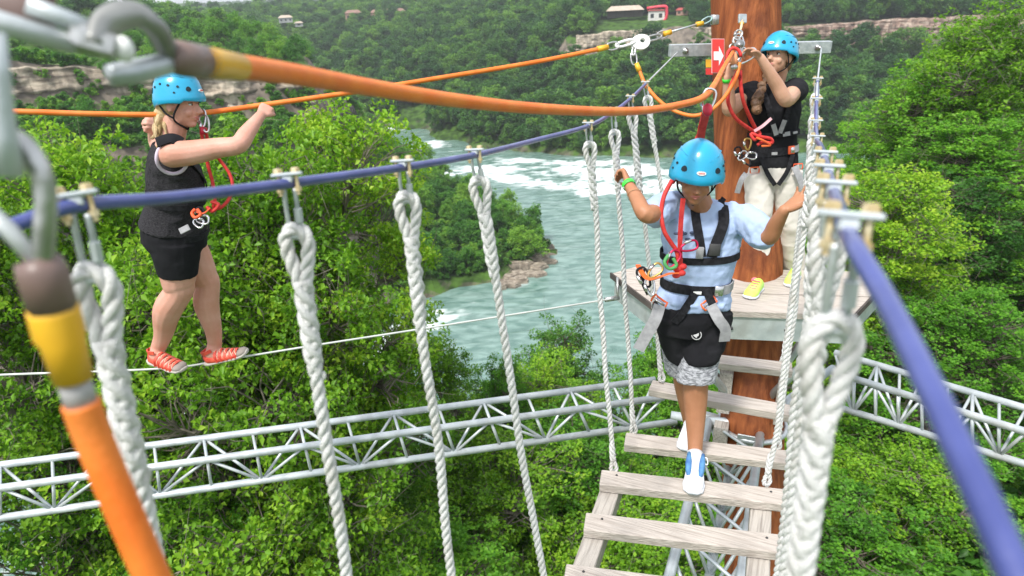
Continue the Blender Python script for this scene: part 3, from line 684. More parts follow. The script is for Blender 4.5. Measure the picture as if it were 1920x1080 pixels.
def hang_rope(T, Bt, label, R=.0112, splice=.17, eye=.075, rng_seed=0, beye=True, grp="white ropes hanging from the blue cables"):
    """T: bearing point at the link bottom, Bt: eye bolt on the board"""
    T = np.array(T); Bt = np.array(Bt); L = np.linalg.norm(Bt-T); dn = (Bt-T)/L
    side = nrm(np.cross(dn, FW)); fr = np.cross(side, dn)
    rg = np.random.default_rng(rng_seed)
    r = empty("suspension_rope", T, label, "rope", grp)
    m = MB(); thr = T + dn*eye
    m_ = T + dn*(eye+.5*splice)
    wob = [T + dn*t*L + side*rg.normal()*.003 + fr*rg.normal()*.003 for t in np.linspace(eye/L, 1-(.06 if beye else 0)/L, 7)]
    path = smooth_path(wob, 60); path[0] = thr
    sp = (splice/(L-eye))
    prof = [(0, 1.12), (sp*.8, 1.2), (sp, 1.0), (1, 1.0)]
    strands(m, path, R, prof=prof, ph=rg.uniform(0, 6))
    # tucked strands of the splice
    sl_ = smooth_path([thr - dn*.004, thr + dn*splice*.5, thr + dn*splice], 30)
    strands(m, sl_, R*1.40, pitch=R*8.5, ns=3, ph=1, fill=.42, prof=[(0, 1.0), (.75, 1.0), (1, .72)], sgn=-1)
    for k in range(5):
        a = rg.uniform(0, 6.28); c = thr + dn*splice*(rg.uniform(.80, 1.0)) + (side*math.cos(a)+fr*math.sin(a))*R*1.15
        m.ell(c, (R*.42, R*.42, R*.75), np.array([side, fr, dn]), 8, 6)
    lp = teardrop(T - dn*R*1.0, dn, side, eye+R, eye*.66+R*1.0)
    lp = np.vstack([thr + dn*.02 - side*R*.4, lp, thr + dn*.02 + side*R*.4])
    strands(m, smooth_path(lp, 60), R*.98, ph=2)
    if beye:
        bt2 = Bt - dn*.008; lp = teardrop(bt2 + dn*R, -dn, side, .062, .045)
        lp = np.vstack([bt2 - dn*.075 - side*.004, lp, bt2 - dn*.075 + side*.004]); strands(m, smooth_path(lp, 40), R*.85, ph=1)
        strands(m, smooth_path([bt2 - dn*.055, bt2 - dn*.10, bt2 - dn*.15], 12), R*1.28, pitch=R*8, ns=3, fill=.42, prof=[(0, 1), (.7, 1), (1, .75)], sgn=-1)
    m.build("rope", ROPEW, r)
    th = MB(); tp = teardrop(T + dn*.001, dn, side, eye*.92, eye*.66)
    th.tube(smooth_path(tp, 30), .0055, 8); th.build("thimble", GALV, r)
    if beye:
        th = MB(); tp = teardrop(Bt - dn*.002, -dn, side, .05, .032); th.tube(smooth_path(tp, 24), .0035, 6); th.build("thimble", GALV, r)
        eb = MB(); c = Bt + dn*.004; a = np.linspace(0, 2*math.pi, 17)[:-1]
        eb.tube([c + (fr*math.cos(t) - dn*math.sin(t))*.012 for t in a], .0045, 6, closed=True); eb.cyl(c + dn*.012, c + dn*.055, .005, 8)
        eb.build("eye_bolt", STEEL, r)
    return r
def clamp(c, along, T, label, k=1.0):
    """saddle clamp on the cable at c with the link down to T"""
    c = np.array(c); al = nrm(along); pr = nrm(np.cross(al, A(0, 0, 1))); up = np.cross(pr, al)
    r = empty("cable_clamp", c, label, "clamp", "cable clamps on the blue cables")
    m = MB(); m.box(c+up*.016*k, (.060*k, .026*k, .007*k), [pr, al, up], .0015); m.box(c+up*.006*k, (.020*k, .022*k, .014*k), [pr, al, up], .002); m.build("plate", GALVW, r, smooth=False)
    for s in (-1, 1):
        b = MB(); q = c + pr*s*.017*k
        b.tube([q+up*.019*k, q+up*.021*k, q+up*.027*k, q+up*.029*k], [.0088*k, .0095*k, .0090*k, .005*k], 6); b.build("bolt_head", BRASS, r, smooth=False)
        b = MB(); b.cyl(q+up*.015*k, q-up*.026*k, .0042*k, 8); b.tube([q-up*.010*k, q-up*.019*k], [.0078*k, .0078*k], 6); b.build("nut", BRASS, r, smooth=False)
    dn = nrm(np.array(T)-c); sd = nrm(np.cross(dn, FW)); L = np.linalg.norm(np.array(T)-c)
    t0 = c - up*.012*k
    l = MB(); a0 = t0 + sd*.012*k; w_ = .0115*k
    pts = [t0-sd*w_*.9, t0 - sd*w_ + dn*L*.3, T - sd*w_*.9 - dn*.012, np.array(T) - sd*w_*.4 + dn*.002, np.array(T)+sd*w_*.4 + dn*.002, T + sd*w_*.9 - dn*.012, t0 + sd*w_ + dn*L*.3, t0+sd*w_*.9]
    l.tube(smooth_path(pts, 36), .0048*k, 8); l.build("link", GALV, r)
    l = MB(); q = t0 + sd*w_ + dn*L*.38; l.tube([q, q+dn*.028*k], [.0085*k, .0085*k], 6); l.build("link_nut", GALVW, r, smooth=False)
    return r

# ---- post
PA, PB = P(1398, 0, 4.42), G(1406, 506, 58.10)
pdir = nrm(PA-PB); p0 = PB - pdir*((PB[2]-40.0)/pdir[2]); p1 = PA + pdir*1.2
post = empty("timber_post", p0, "thick reddish brown stained timber post carrying the platform", "post")
m = MB(); a = np.arange(24)/24*2*math.pi; pts = []; n_ = 60
T_, N_p, B_p = frames([p0, p1])
V = []; F = []
for i in range(n_):
    q = p0 + (p1-p0)*i/(n_-1)
    for j in range(24):
        rr_ = .216*(1 + .035*math.cos(4*a[j]+.5) + .012*math.sin(11*a[j]) + .006*vnoise([i*.3], [j*.9])[0])
        V.append(q + (N_p[0]*math.cos(a[j]) + B_p[0]*math.sin(a[j]))*rr_)
for i in range(n_-1):
    for j in range(24): F.append((i*24+j, i*24+(j+1) % 24, (i+1)*24+(j+1) % 24, (i+1)*24+j))
F.append(tuple((n_-1)*24+k for k in range(24))); m.add(V, F); m.build("pole", POSTW, post)
def postpt(z): return PB + pdir*((z-PB[2])/pdir[2])
# ---- crossbeam behind the post
b0, b1 = P(1255, 95, 4.62), P(1556, 88, 4.66); bx = nrm(b1-b0); bup = A(0, 0, 1); by_ = nrm(np.cross(bup, bx)); bup = np.cross(bx, by_)
beam = empty("crossbeam", (b0+b1)/2, "grey galvanised steel crossbeam bolted behind the top of the post", "beam")
m = MB(); m.box((b0+b1)/2, (np.linalg.norm(b1-b0), .06, .082), [bx, by_, bup], .004); m.build("bar", GALV, beam, smooth=False)
for s in (.09, .91):
    m = MB(); q = b0 + (b1-b0)*s; m.cyl(q-by_*.03, q-by_*.075, .012, 8); m.tube([q-by_*.032, q-by_*.044], [.022, .022], 6); m.build("eye_bolt", STEEL, beam)
# ---- platform
ZP = 58.10
Lp, FLp, FRp, Rp, BRp, BLp = [G(x, y, ZP) for x, y in ((1147, 511), (1238, 580), (1598, 592), (1660, 526), (1600, 488), (1212, 486))]
ex = nrm((FRp-FLp)*A(1, 1, 0)); ey = A(-ex[1], ex[0], 0)   # ey points away from the camera
poly = [Lp, FLp, FRp, Rp, BRp, BLp]
pu = [((q-FLp)@ex, (q-FLp)@ey) for q in poly]
vmax = max(v for u, v in pu); vmax = .74
pu = [pu[0], pu[1], pu[2], pu[3], (pu[3][0]-.22, vmax), (pu[0][0]+.22, vmax)]
plat = empty("platform", (FLp+FRp)/2, "weathered wooden deck around the post with a galvanised edge channel", "platform")
def xr(v):
    xs = []
    for i in range(6):
        (u0, v0), (u1, v1) = pu[i], pu[(i+1) % 6]
        if (v0-v)*(v1-v) <= 0 and abs(v1-v0) > 1e-9: xs.append(u0+(u1-u0)*(v-v0)/(v1-v0))
    return min(xs), max(xs)
wd = .142; k = 0; v = 0.002
while v < vmax-.03:
    v1 = min(v+wd-.007, vmax-.002); xa, xb = xr(v+.001); xc, xd = xr(v1-.001); zt = ZP + random.Random(k).uniform(-.002, .002)
    m = MB(); top = [FLp*A(1, 1, 0)+ex*u+ey*w_ for u, w_ in ((xa, v), (xb, v), (xd, v1), (xc, v1))]
    V = [A(q[0], q[1], zt) for q in top] + [A(q[0], q[1], zt-.038) for q in top]
    m.add(V, [(0, 1, 2, 3), (7, 6, 5, 4), (0, 4, 5, 1), (1, 5, 6, 2), (2, 6, 7, 3), (3, 7, 4, 0)]); m.build("deck_board", WOOD, plat, smooth=False)
    k += 1; v += wd
def chan(a, b, name, h=.15, inset=.02, mt=GALVW):
    a = np.array(a); b = np.array(b); x = nrm(b-a); yv = nrm(np.cross(A(0, 0, 1), x)); m = MB()
    c = (a+b)/2 - A(0, 0, .042+h/2) + yv*inset
    m.box(c, (np.linalg.norm(b-a)-.03, .008, h), [x, yv, A(0, 0, 1)]); m.box(c+A(0, 0, h/2-.004)+yv*.03, (np.linalg.norm(b-a)-.035, .05, .007), [x, yv, A(0, 0, 1)]); m.box(c-A(0, 0, h/2-.004)+yv*.03, (np.linalg.norm(b-a)-.035, .05, .007), [x, yv, A(0, 0, 1)])
    o = m.build(name, mt, plat, smooth=False); return c, x, yv
c, x, yv = chan(FLp, FRp, "edge_channel", .16)
for t in (-.45, -.12, .2, .5):
    m = MB(); q = c + x*t*np.linalg.norm(FRp-FLp)*.9 - yv*.004; m.tube([q, q-yv*.012], [.011, .010], 8); m.build("bolt", DARKM, plat)
chan(Lp, FLp, "edge_channel", .16); chan(FRp, Rp, "edge_channel", .16)
for (a_, b_) in ((Lp, FLp), (FRp, Rp)):     # dark edge strip on the slanting sides
    a_ = np.array(a_); b_ = np.array(b_); x = nrm(b_-a_); yv = nrm(np.cross(A(0, 0, 1), x)); m = MB()
    m.box((a_+b_)/2 - A(0, 0, .019) - yv*.008, (np.linalg.norm(b_-a_), .012, .042), [x, yv, A(0, 0, 1)]); m.build("edge_strip", mat("dark_wood", (.06, .05, .045), (.10, .08, .07), rough=.9), plat, smooth=False)
pc = postpt(57.3)
for q in (Lp*.82+Rp*.18, FLp*.9+FRp*.1, FRp*.9+FLp*.1, Rp*.82+Lp*.18):
    m = MB(); s_ = A(q[0], q[1], ZP-.2) ; m.tube([s_*.93+np.array(pc)*.07, pc + nrm(s_-pc)*.2 - A(0, 0, .25)], [.028, .028], 10); m.build("brace", GALVW, plat)
# bracket blocks on the post under the deck
blk = empty("post_bracket", postpt(57.0), "weathered timber blocks and steel bracket on the post under the deck", "bracket")
fpost = -nrm(A(pc[0], pc[1], 0)); sdp = A(-fpost[1], fpost[0], 0)
for (s, z, h, w_) in ((.17, 57.30, .34, .09), (-.20, 57.28, .34, .06), (.21, 56.95, .22, .10)):
    m = MB(); m.box(postpt(z)+fpost*.19+sdp*(-s), (w_, .09, h), [sdp, fpost, A(0, 0, 1)], .004); m.build("block", WOODL, blk, smooth=False)
m = MB(); m.box(postpt(56.98)+fpost*.235, (.18, .012, .10), [sdp, fpost, A(0, 0, 1)], .002); m.build("steel_plate", GALV, blk, smooth=False)
m = MB(); tt = np.linspace(0, 2*math.pi, 33)[:-1]; m.tube([postpt(56.98)+A(math.cos(t), math.sin(t), 0)*.235 for t in tt], .02, 8, closed=True); m.build("collar", GALV, blk)
# ---- sign
q0 = P(1346, 105, 4.16); sx_ = nrm(P(1358, 105, 4.16)-P(1334, 105, 4.14)); sy_ = nrm(P(1345, 75, 4.16)-P(1345, 135, 4.2)); sn = np.cross(sx_, sy_)
sign = empty("arrow_sign", q0, "red sign with a white arrow pointing right fixed to the post", "sign")
m = MB(); m.box(q0, (.088, .205, .004), [sx_, sy_, sn]); m.build("plate", mat("sign_edge", (.80, .45, .42), (.75, .4, .4), rough=.5), sign, smooth=False)
m = MB(); m.box(q0+sn*.0035, (.080, .197, .002), [sx_, sy_, sn]); m.build("face", RED, sign, smooth=False)
m = MB(); ar = [(-.032, -.026), (.004, -.026), (.004, -.058), (.036, 0), (.004, .058), (.004, .026), (-.032, .026)]
V = [q0+sn*z_+sx_*x_+sy_*y_ for z_ in (.0050, .0065) for x_, y_ in ar]; m.add(V, [tuple(range(7)), tuple(range(13, 6, -1))]+[(i, (i+1) % 7, 7+(i+1) % 7, 7+i) for i in range(7)]); m.build("arrow", WHITE, sign, smooth=False)
q1 = P(1330, 125, 4.34)
s2 = empty("small_tag", q1, "small yellow and red tag half hidden behind the arrow sign", "tag")
m = MB(); m.box(q1+sy_*.02, (.05, .05, .004), [sx_, sy_, sn]); m.build("yellow_panel", YELLOW, s2, smooth=False)
m = MB(); m.box(q1-sy_*.03, (.05, .04, .004), [sx_, sy_, sn]); m.build("red_panel", RED, s2, smooth=False)

# ---- blue cables
LC = [(20, 424, .655), (145, 385, .70), (330, 370, .82), (540, 344, .99), (755, 314, 1.28), (890, 291, 1.57), (1000, 264, 2.0), (1103, 236, 2.44), (1147, 212, 2.77), (1182, 185, 3.05), (1210, 158, 3.36)]
RC = [(1990, 1290, .25), (1880, 1020, .285), (1760, 760, .345), (1660, 560, .44), (1590, 437, .55), (1564, 361, .86), (1553, 325, 1.15), (1546, 296, 1.45), (1538, 272, 1.9), (1532, 262, 2.32), (1530, 232, 2.65), (1531, 190, 2.95), (1533, 152, 3.25)]
def cable(pts, endpx, label, extra):
    w_ = [P(*p) for p in pts]
    w_ = [w_[0] + (w_[0]-w_[1])*extra] + w_
    r = empty("blue_cable", w_[-1], label, "cable"); m = MB(); m.tube(smooth_path(w_, 140), .0078, 12); m.build("sleeve", BLUE, r)
    m = MB(); m.tube(smooth_path([w_[-2], w_[-1], P(*endpx)], 30), .0045, 8); m.build("wire_end", GALVW, r)
    return w_
lcw = cable(LC, (1270, 98, 4.5), "blue sleeved steel cable on the left holding the row of white ropes", .9)
rcw = cable(RC, (1540, 90, 4.52), "blue sleeved steel cable running past the camera at the right", .8)
# rope list: clamp pixel, depth, link length, board end (px,py,d), label
LR = [
 (145, 385, .70, .078, (499, 2010, 1.35), .20, "thick white rope nearest the left edge behind the orange hose"),
 (540, 342, .99, .078, (732, 1655, 1.64), .17, "white rope second from the left below the blue cable"),
 (755, 313, 1.28, .062, (885, 1400, 1.93), .19, "white rope third from the left in front of the truss"),
 (890, 290, 1.57, .065, (1040, 1210, 2.2), .17, "white rope fourth from the left crossing the river bank"),
 (1103, 236, 2.44, .07, (1151, 884, 3.05), .17, "white rope ending on the left end of the top ladder rung"),
 (1150, 210, 2.77, .085, (1188, 812, 3.36), .17, "white rope gripped by the boy's raised hand"),
 (1182, 185, 3.05, .07, (1241, 714, 3.62), .30, "white rope just right of the boy's raised hand"),
 (1210, 158, 3.36, .07, (1288, 658, 3.96), .17, "white rope farthest along on the left, nearest the crossbeam"),
]
RR2 = [
 (1590, 433, .55, .085, (1335, 2200, 1.15), .22, "huge blurred white rope at the right beside the near clamp"),
 (1564, 361, .86, .07, (1416, 1750, 1.45), .20, "second white rope of the right row, tucked behind the huge one"),
 (1553, 325, 1.15, .07, (1424, 1480, 1.75), .18, "third white rope of the right row"),
 (1546, 296, 1.45, .07, (1432, 1290, 2.05), .18, "white rope passing the right ends of the lower rungs"),
 (1532, 262, 2.32, .07, (1437, 908, 2.90), .17, "white rope ending on the right end of the top ladder rung"),
 (1530, 232, 2.65, .07, (1457, 842, 3.2), .17, "white rope ending on the right end of the first swinging board"),
 (1531, 190, 2.95, .07, (1464, 762, 3.5), .17, "white rope ending on the right end of the second swinging board"),
 (1533, 152, 3.25, .07, (1468, 682, 3.82), .17, "white rope ending on the right end of the farthest board"),
]
CL = ["clamp nearest the left edge on the blue cable, beside the grey shackle", "clamp second from the left on the left blue cable", "clamp third from the left on the left blue cable", "clamp fourth from the left, above the river bank",
      "clamp right of the river rapids on the left blue cable", "clamp above the boy's raised hand", "clamp between the raised hand and the hanging orange loop", "last clamp of the left cable before the crossbeam"]
CR = ["big blurred clamp at the near end of the right blue cable", "clamp second nearest on the right blue cable", "clamp third nearest on the right blue cable", "clamp fourth nearest on the right blue cable",
      "clamp beside the open hand of the boy, above the rope bundle", "clamp below the elbow of the woman on the deck", "clamp beside the shoulder of the woman on the deck", "last clamp of the right cable below the crossbeam end"]
for (lst, labs) in ((LR, CL), (RR2, CR)):
    for i, (px, py, d, ll, bt, spl, lab) in enumerate(lst):
        c = P(px, py, d); c2 = P(*bt)
        al = P(px+ (20 if lst is LR else -4), py-6, d*1.15) - c
        dn = nrm(c2-c); T = c + dn*ll + A(0, 0, -.004)
        clamp(c, al, T, labs[i], .74 if lst is LR else .84); hang_rope(T, c2, lab, splice=spl, eye=(.088 if (lst is RR2 and i == 0) else .075), R=(.0098 if (lst is RR2 and i < 2) else .0112), rng_seed=i+(50 if lst is RR2 else 0))

# ---- rungs and stringers (boards 38 x 89 mm)
ZB = 57.98
def board(pl, pr_, zb, label, wd_=.10, th=.045, ext=(0, 0)):
    a = G(*pl, zb); b = G(*pr_, zb); x = nrm(b-a); yv = nrm(np.cross(A(0, 0, 1), x)); a = a - x*ext[0]; b = b + x*ext[1]
    up = np.cross(x, yv); c = (a+b)/2 - yv*wd_/2 - up*th/2
    m = MB(); m.box(c, (np.linalg.norm(b-a), wd_, th), [x, yv, up], .004)
    return m, a, b, x, yv, up
RUNG = [((1272, 656), (1474, 678), 58.015, "board farthest along the bridge, right below the deck"), ((1224, 712), (1474, 757), 58.01, "second swinging board down from the deck"), ((1174, 810), (1470, 843), 57.96, "third swinging board down from the deck under the raised rear shoe")]
for pl, pr_, zb, lab in RUNG:
    m, a, b, x, yv, up = board(pl, pr_, zb, lab, ext=(0, .03)); o = m.build("swing_board", WOOD, None, smooth=False); tag(o, lab, "board", "free swinging boards of the rope bridge")
lad = empty("ladder_section", G(1125, 885, ZB), "weathered wooden ladder section hanging in front of the boy", "ladder")
nails = []
for pl, pr_ in (((1128, 880), (1460, 915)), ((1099, 960), (1453, 1000)), ((1062, 1056), (1447, 1104)), ((1018, 1182), (1440, 1240))):
    m, a, b, x, yv, up = board(pl, pr_, ZB, "", ext=(0, .02)); m.build("rung", WOOD, lad, smooth=False)
    for s in (.09, .93):
        for e in (.03,):
            q = a + (b-a)*s - yv*e + up*.0005; n2 = MB(); n2.tube([q, q+up*.003], [.006, .004], 8); n2.build("screw", DARKM, lad)
for (t0, b0_) in (((1152, 893), (1042, 1215)), ((1428, 925), (1415, 1230))):
    a = G(*t0, ZB-.048); b = G(*b0_, ZB-.048); x = nrm(b-a); yv = nrm(np.cross(A(0, 0, 1), x)); up = np.cross(x, yv)
    m = MB(); m.box((a+b)/2-up*.045, (np.linalg.norm(b-a)+.06, .085, .088), [x, yv, up], .004); m.build("stringer", WOODL, lad, smooth=False)

# ---- lattice trusses
def truss(Ap, Bp, Cp, zt, zc, n_, label, r_=.027, rw=.0115, ends=True):
    """three pixel lines: back top chord, front top chord, bottom chord"""
    ch = [(G(*l[0], z), G(*l[1], z)) for l, z in ((Ap, zt), (Bp, zt), (Cp, zc))]
    root = empty("lattice_truss", ch[1][0], label, "truss", "galvanised lattice trusses between the posts")
    ext = 3.0; L0 = np.linalg.norm(ch[1][1]-ch[1][0]); dx = nrm(ch[1][1]-ch[1][0])
    pt = lambda k, s: ch[k][0] + (ch[k][1]-ch[k][0])*s
    for k in range(3): m = MB(); m.tube([pt(k, -ext/L0 if ends else 0), pt(k, 1)], [r_, r_], 14); m.build("chord", GALVW, root)
    n0 = -int(ext/L0*n_) if ends else 0
    for i in range(n0, n_):
        s0, s1, sm = i/n_, (i+1)/n_, (i+.5)/n_
        for (a, b) in (((0, s0), (2, sm)), ((2, sm), (0, s1)), ((1, s0), (2, sm)), ((2, sm), (1, s1)), ((0, s0), (1, s0)), ((0, sm), (2, sm)), ((1, sm), (2, sm)), ((1, s0), (2, s0)), ((0, s0), (2, s0))):
            m = MB(); m.tube([pt(*a), pt(*b)], [rw, rw], 6); m.build("web_bar", GALVW, root)
    return root, pt
truss(((0, 872), (1228, 712)), ((0, 915), (1244, 745)), ((0, 971), (1268, 790)), 57.05, 56.80, 7, "lattice truss running left below the woman on the cable")
truss(((1925, 766), (1565, 661)), ((1925, 810), (1560, 697)), ((1925, 871), (1560, 760)), 57.05, 56.78, 4, "lattice truss running out to the right below the trees")
# box truss under the ladder
zt = 57.03; zb_ = 56.68
tl = lambda s: G(1330, 790, zt) + (G(1255, 1080, zt)-G(1330, 790, zt))*s
tr_ = lambda s: G(1428, 792, zt) + (G(1390, 1082, zt)-G(1428, 792, zt))*s
root = empty("lattice_truss", tl(0), "lattice truss directly beneath the hanging ladder", "truss", "galvanised lattice trusses between the posts")
dz = A(0, 0, zb_-zt); BL = lambda s: (tl(s)*.5+tr_(s)*.5)+dz
for f in (tl, tr_, BL): m = MB(); m.tube([f(0), f(2.3)], [.03, .03], 14); m.build("chord", GALVW, root)
m = MB(); m.tube([tl(0), tr_(0)], [.03, .03], 12); m.build("end_bar", GALVW, root)
for i in range(9):
    s0, s1 = i*.26, (i+1)*.26; sm = (s0+s1)/2
    for a, b in ((tl(s0), tr_(s1)), (tl(s1), BL(sm)), (tl(s0), BL(sm)), (tr_(s0), BL(sm)), (tr_(s1), BL(sm)), (tl(s1), tr_(s1)), (tr_(sm), BL(s1)), (tl(sm), BL(s1))):
        m = MB(); m.tube([a, b], [.0115, .0115], 6); m.build("web_bar", GALVW, root)
# stub arms joining trusses to the post collar
pcn = postpt(56.95)
for k, (px, py) in enumerate(((1258, 778), (1284, 768), (1380, 788), (1562, 690))):
    e = G(px, py, 57.0); m = MB(); m.tube([e, pcn + nrm((e-pcn)*A(1, 1, 0))*.2], [.03, .045], 12); m.build("stub_arm", GALVW, blk)
e = G(1470, 1030, 57.0); e2 = G(1560, 1052, 57.0)

# ---- foot cable and hand line for the woman at the left
FCP = [(-260, 716, 3.42), (0, 703, 3.60), (305, 691, 3.80), (425, 674, 3.88), (600, 646, 4.0), (820, 612, 4.25), (1156, 559, 4.66)]
fcw = [P(*p) for p in FCP]
m = MB(); m.tube(smooth_path(fcw, 60), .0065, 8); o = m.build("foot_cable", mat("pale_wire", (.55, .58, .55), (.66, .68, .64), rough=.5, metal=.3), None); tag(o, "thin pale steel cable under the sandals of the woman at the left", "cable")
m = MB(); q = P(1157, 557, 4.66); m.tube([P(1135, 562, 4.64), P(1160, 558, 4.67)], [.018, .018], 8); m.cyl(P(1158, 520, 4.66), P(1158, 562, 4.66), .01, 8); o = m.build("cable_anchor", STEEL, None); tag(o, "small dark clamp anchoring the foot cable to the deck corner", "anchor")
HLP = [(-300, 205, 2.75), (25, 209, 2.92), (150, 213, 3.02), (285, 215, 3.15), (385, 211, 3.24), (505, 195, 3.36), (640, 176, 3.47), (800, 150, 3.62), (1000, 117, 3.83), (1128, 91, 3.98)]
m = MB(); m.tube(smooth_path([P(*p) for p in HLP], 90), .0125, 10); hl = m.build("orange_hand_line", ORANGE, None); tag(hl, "thin orange safety line held by the woman at the left", "safety line")
m = MB(); m.tube([P(1120, 92.5, 3.975), P(1140, 88, 3.99)], [.018, .016], 10); m.build("end_sleeve", YELLOW, hl)
# rigging between line and post
rig = empty("line_rigging", P(1200, 77, 4.05), "silver shackles and oval rigging plate at the end of the thin orange line", "rigging")
def link(pa, pb, w_, r_, name, par, mt=STEEL, n_=28, nvec=None):
    a, b = np.array(pa), np.array(pb); ax = nrm(b-a); L = np.linalg.norm(b-a); sd = nrm(np.cross(ax, FW)) if nvec is None else nrm(nvec); pts = []
    for t in np.linspace(0, 2*math.pi, n_+1)[:-1]:
        pts.append((a+b)/2 + ax*math.copysign(abs(math.cos(t))**.8, math.cos(t))*L/2 + sd*math.copysign(abs(math.sin(t))**.8, math.sin(t))*w_/2)
    m = MB(); m.tube(pts, r_, 8, closed=True); return m.build(name, mt, par)
link(P(1138, 89, 3.99), P(1160, 84, 4.0), .045, .006, "shackle", rig)
link(P(1155, 86, 4.0), P(1190, 76, 4.03), .03, .008, "shackle", rig, WHITE)
hub = MB(); hc = P(1200, 78, 4.05); hx = nrm(P(1215, 74, 4.06)-P(1185, 82, 4.04)); hz_ = nrm(np.cross(hx, FW)); hn = np.cross(hx, hz_); V = []; F = []; N0 = 20
for z_ in (-.012, .012):
    for t in range(N0): V.append(hc + hx*.062*math.cos(t/N0*6.283) + hz_*.045*math.sin(t/N0*6.283)*(1.15 if t > N0/2 else .9) + hn*z_)
for z_ in (-.012, .012):
    for t in range(N0): V.append(hc + hx*(.014+.018*math.cos(t/N0*6.283)) + hz_*.014*math.sin(t/N0*6.283) + hn*z_)
for t in range(N0):
    u = (t+1) % N0; F += [(t, u, N0+u, N0+t), (2*N0+t, 3*N0+t, 3*N0+u, 2*N0+u), (t, 2*N0+t, 2*N0+u, u), (N0+t, N0+u, 3*N0+u, 3*N0+t)]
hub.add(V, F); hub.build("rigging_plate", WHITE, rig, smooth=False)
link(P(1212, 74, 4.06), P(1240, 67, 4.08), .03, .006, "shackle", rig)
link(P(1232, 69, 4.08), P(1252, 61, 4.09), .045, .005, "thimble", rig)
m = MB(); m.tube([P(1250, 62, 4.09), P(1312, 44, 4.14)], [.006, .006], 8); m.build("wire", GALV, rig)
m = MB(); m.tube([P(1245, 64, 4.085), P(1258, 60, 4.095)], [.016, .016], 10); m.tube([P(1306, 46, 4.135), P(1318, 43, 4.145)], [.016, .013], 10); m.build("wire_sleeve", YELLOW, rig)
link(P(1316, 43, 4.145), P(1334, 33, 4.15), .03, .005, "thimble", rig, mat("teal_steel", (.25, .45, .42), (.4, .5, .5), rough=.4, metal=.4))
m = MB(); q = P(1340, 37, 4.17); m.box(q, (.045, .05, .06), None, .006); m.build("anchor_eye", STEEL, rig); 
link(P(1190, 84, 4.04), P(1187, 104, 4.03), .018, .006, "link", rig); link(P(1187, 98, 4.03), P(1190, 122, 4.03), .035, .005, "link", rig)
m = MB(); m.tube([P(1193, 119, 4.03), P(1199, 133, 4.03)], [.014, .017], 10); m.build("loop_sleeve", YELLOW, rig)
# drooping orange loop to the pulley cluster
m = MB(); m.tube(smooth_path([P(1198, 130, 4.03), P(1210, 158, 4.02), P(1235, 188, 4.0), P(1265, 208, 3.98), P(1300, 217, 3.95), P(1330, 208, 3.92), P(1352, 190, 3.9), P(1370, 165, 3.88), P(1382, 140, 3.87), P(1387, 118, 3.87)], 60), .011, 10)
o = m.build("orange_loop_line", ORANGE, None); tag(o, "orange line drooping in a loop left of the post", "safety line")
# ---- main orange hose crossing the picture
MOP = [(398, 119, .62), (440, 124, .66), (560, 141, .80), (700, 165, .98), (860, 189, 1.22), (1000, 203, 1.5), (1130, 209, 1.85), (1220, 206, 2.15), (1290, 193, 2.4), (1322, 180, 2.55), (1340, 158, 2.85), (1355, 130, 3.3), (1374, 98, 3.85)]
hose = empty("orange_safety_line", P(*MOP[0]), "thick orange safety hose sweeping from the near shackle to the post", "safety line")
m = MB(); m.tube(smooth_path([P(*p) for p in MOP], 120), [.0125]*9+[.0115, .0105], 14); m.build("hose", ORANGE, hose)
m = MB(); m.tube([P(378, 116, .60), P(392, 117.5, .615), P(450, 126, .67)], [.0142, .0142, .0128], 16); m.build("end_sleeve", YELLOW, hose)
m = MB(); m.tube([P(322, 107, .565), P(335, 109, .57), P(385, 117, .608)], [.011, .0150, .0148], 16); m.build("brown_sleeve", BROWN, hose)
# twisted shackle at its end
sh = empty("bow_shackle", P(240, 80, .54), "big grey twisted steel shackle at the upper left, out of focus", "shackle")
m = MB(); m.tube(smooth_path([P(180, 88, .49), P(190, 55, .50), P(215, 34, .51), P(252, 27, .525), (P(288, 50, .54)), P(312, 88, .56), P(338, 112, .575)], 40), [.010, .0115, .011, .009, .008, .010], 12, r2=[.006, .008, .012, .014, .010, .008]); m.build("bow", mat("dull_grey_steel", (.24, .24, .23), (.38, .38, .36), rough=.45, metal=.6, nscale=20), sh)
m = MB(); m.tube(smooth_path([P(344, 118, .578), P(310, 121, .565), P(255, 134, .545), P(205, 142, .53)], 20), [.006, .009, .010, .0085], 12); m.build("arm", GALV, sh)
tb = empty("turnbuckle", P(120, 80, .50), "pale steel turnbuckle rods reaching in from the upper left corner", "turnbuckle")
m = MB(); m.tube([P(128, 66, .485), P(150, 72, .49), P(215, 90, .50)], [.0065, .0105, .0095], 6); m.build("nut_body", STEEL, tb, smooth=False)
m = MB(); m.ell(P(232, 92, .505), (.0075, .0075, .0095)); m.build("pin_end", WHITE, tb)
m = MB(); m.tube([P(-120, 8, .44), P(140, 84, .49)], [.0085, .0075], 14); m.build("rod", GALVW, tb)
m = MB(); m.tube([P(50, 8, .47), P(178, 58, .50)], [.0065, .0065], 14); m.build("rod", GALVW, tb)
m = MB(); m.box(P(15, 5, .50), (.06, .03, .045), np.array([RT, FW, UP]), .006); m.build("shade_block", BROWN, tb)  # brown block added to stand in for the dark shadow around the rods
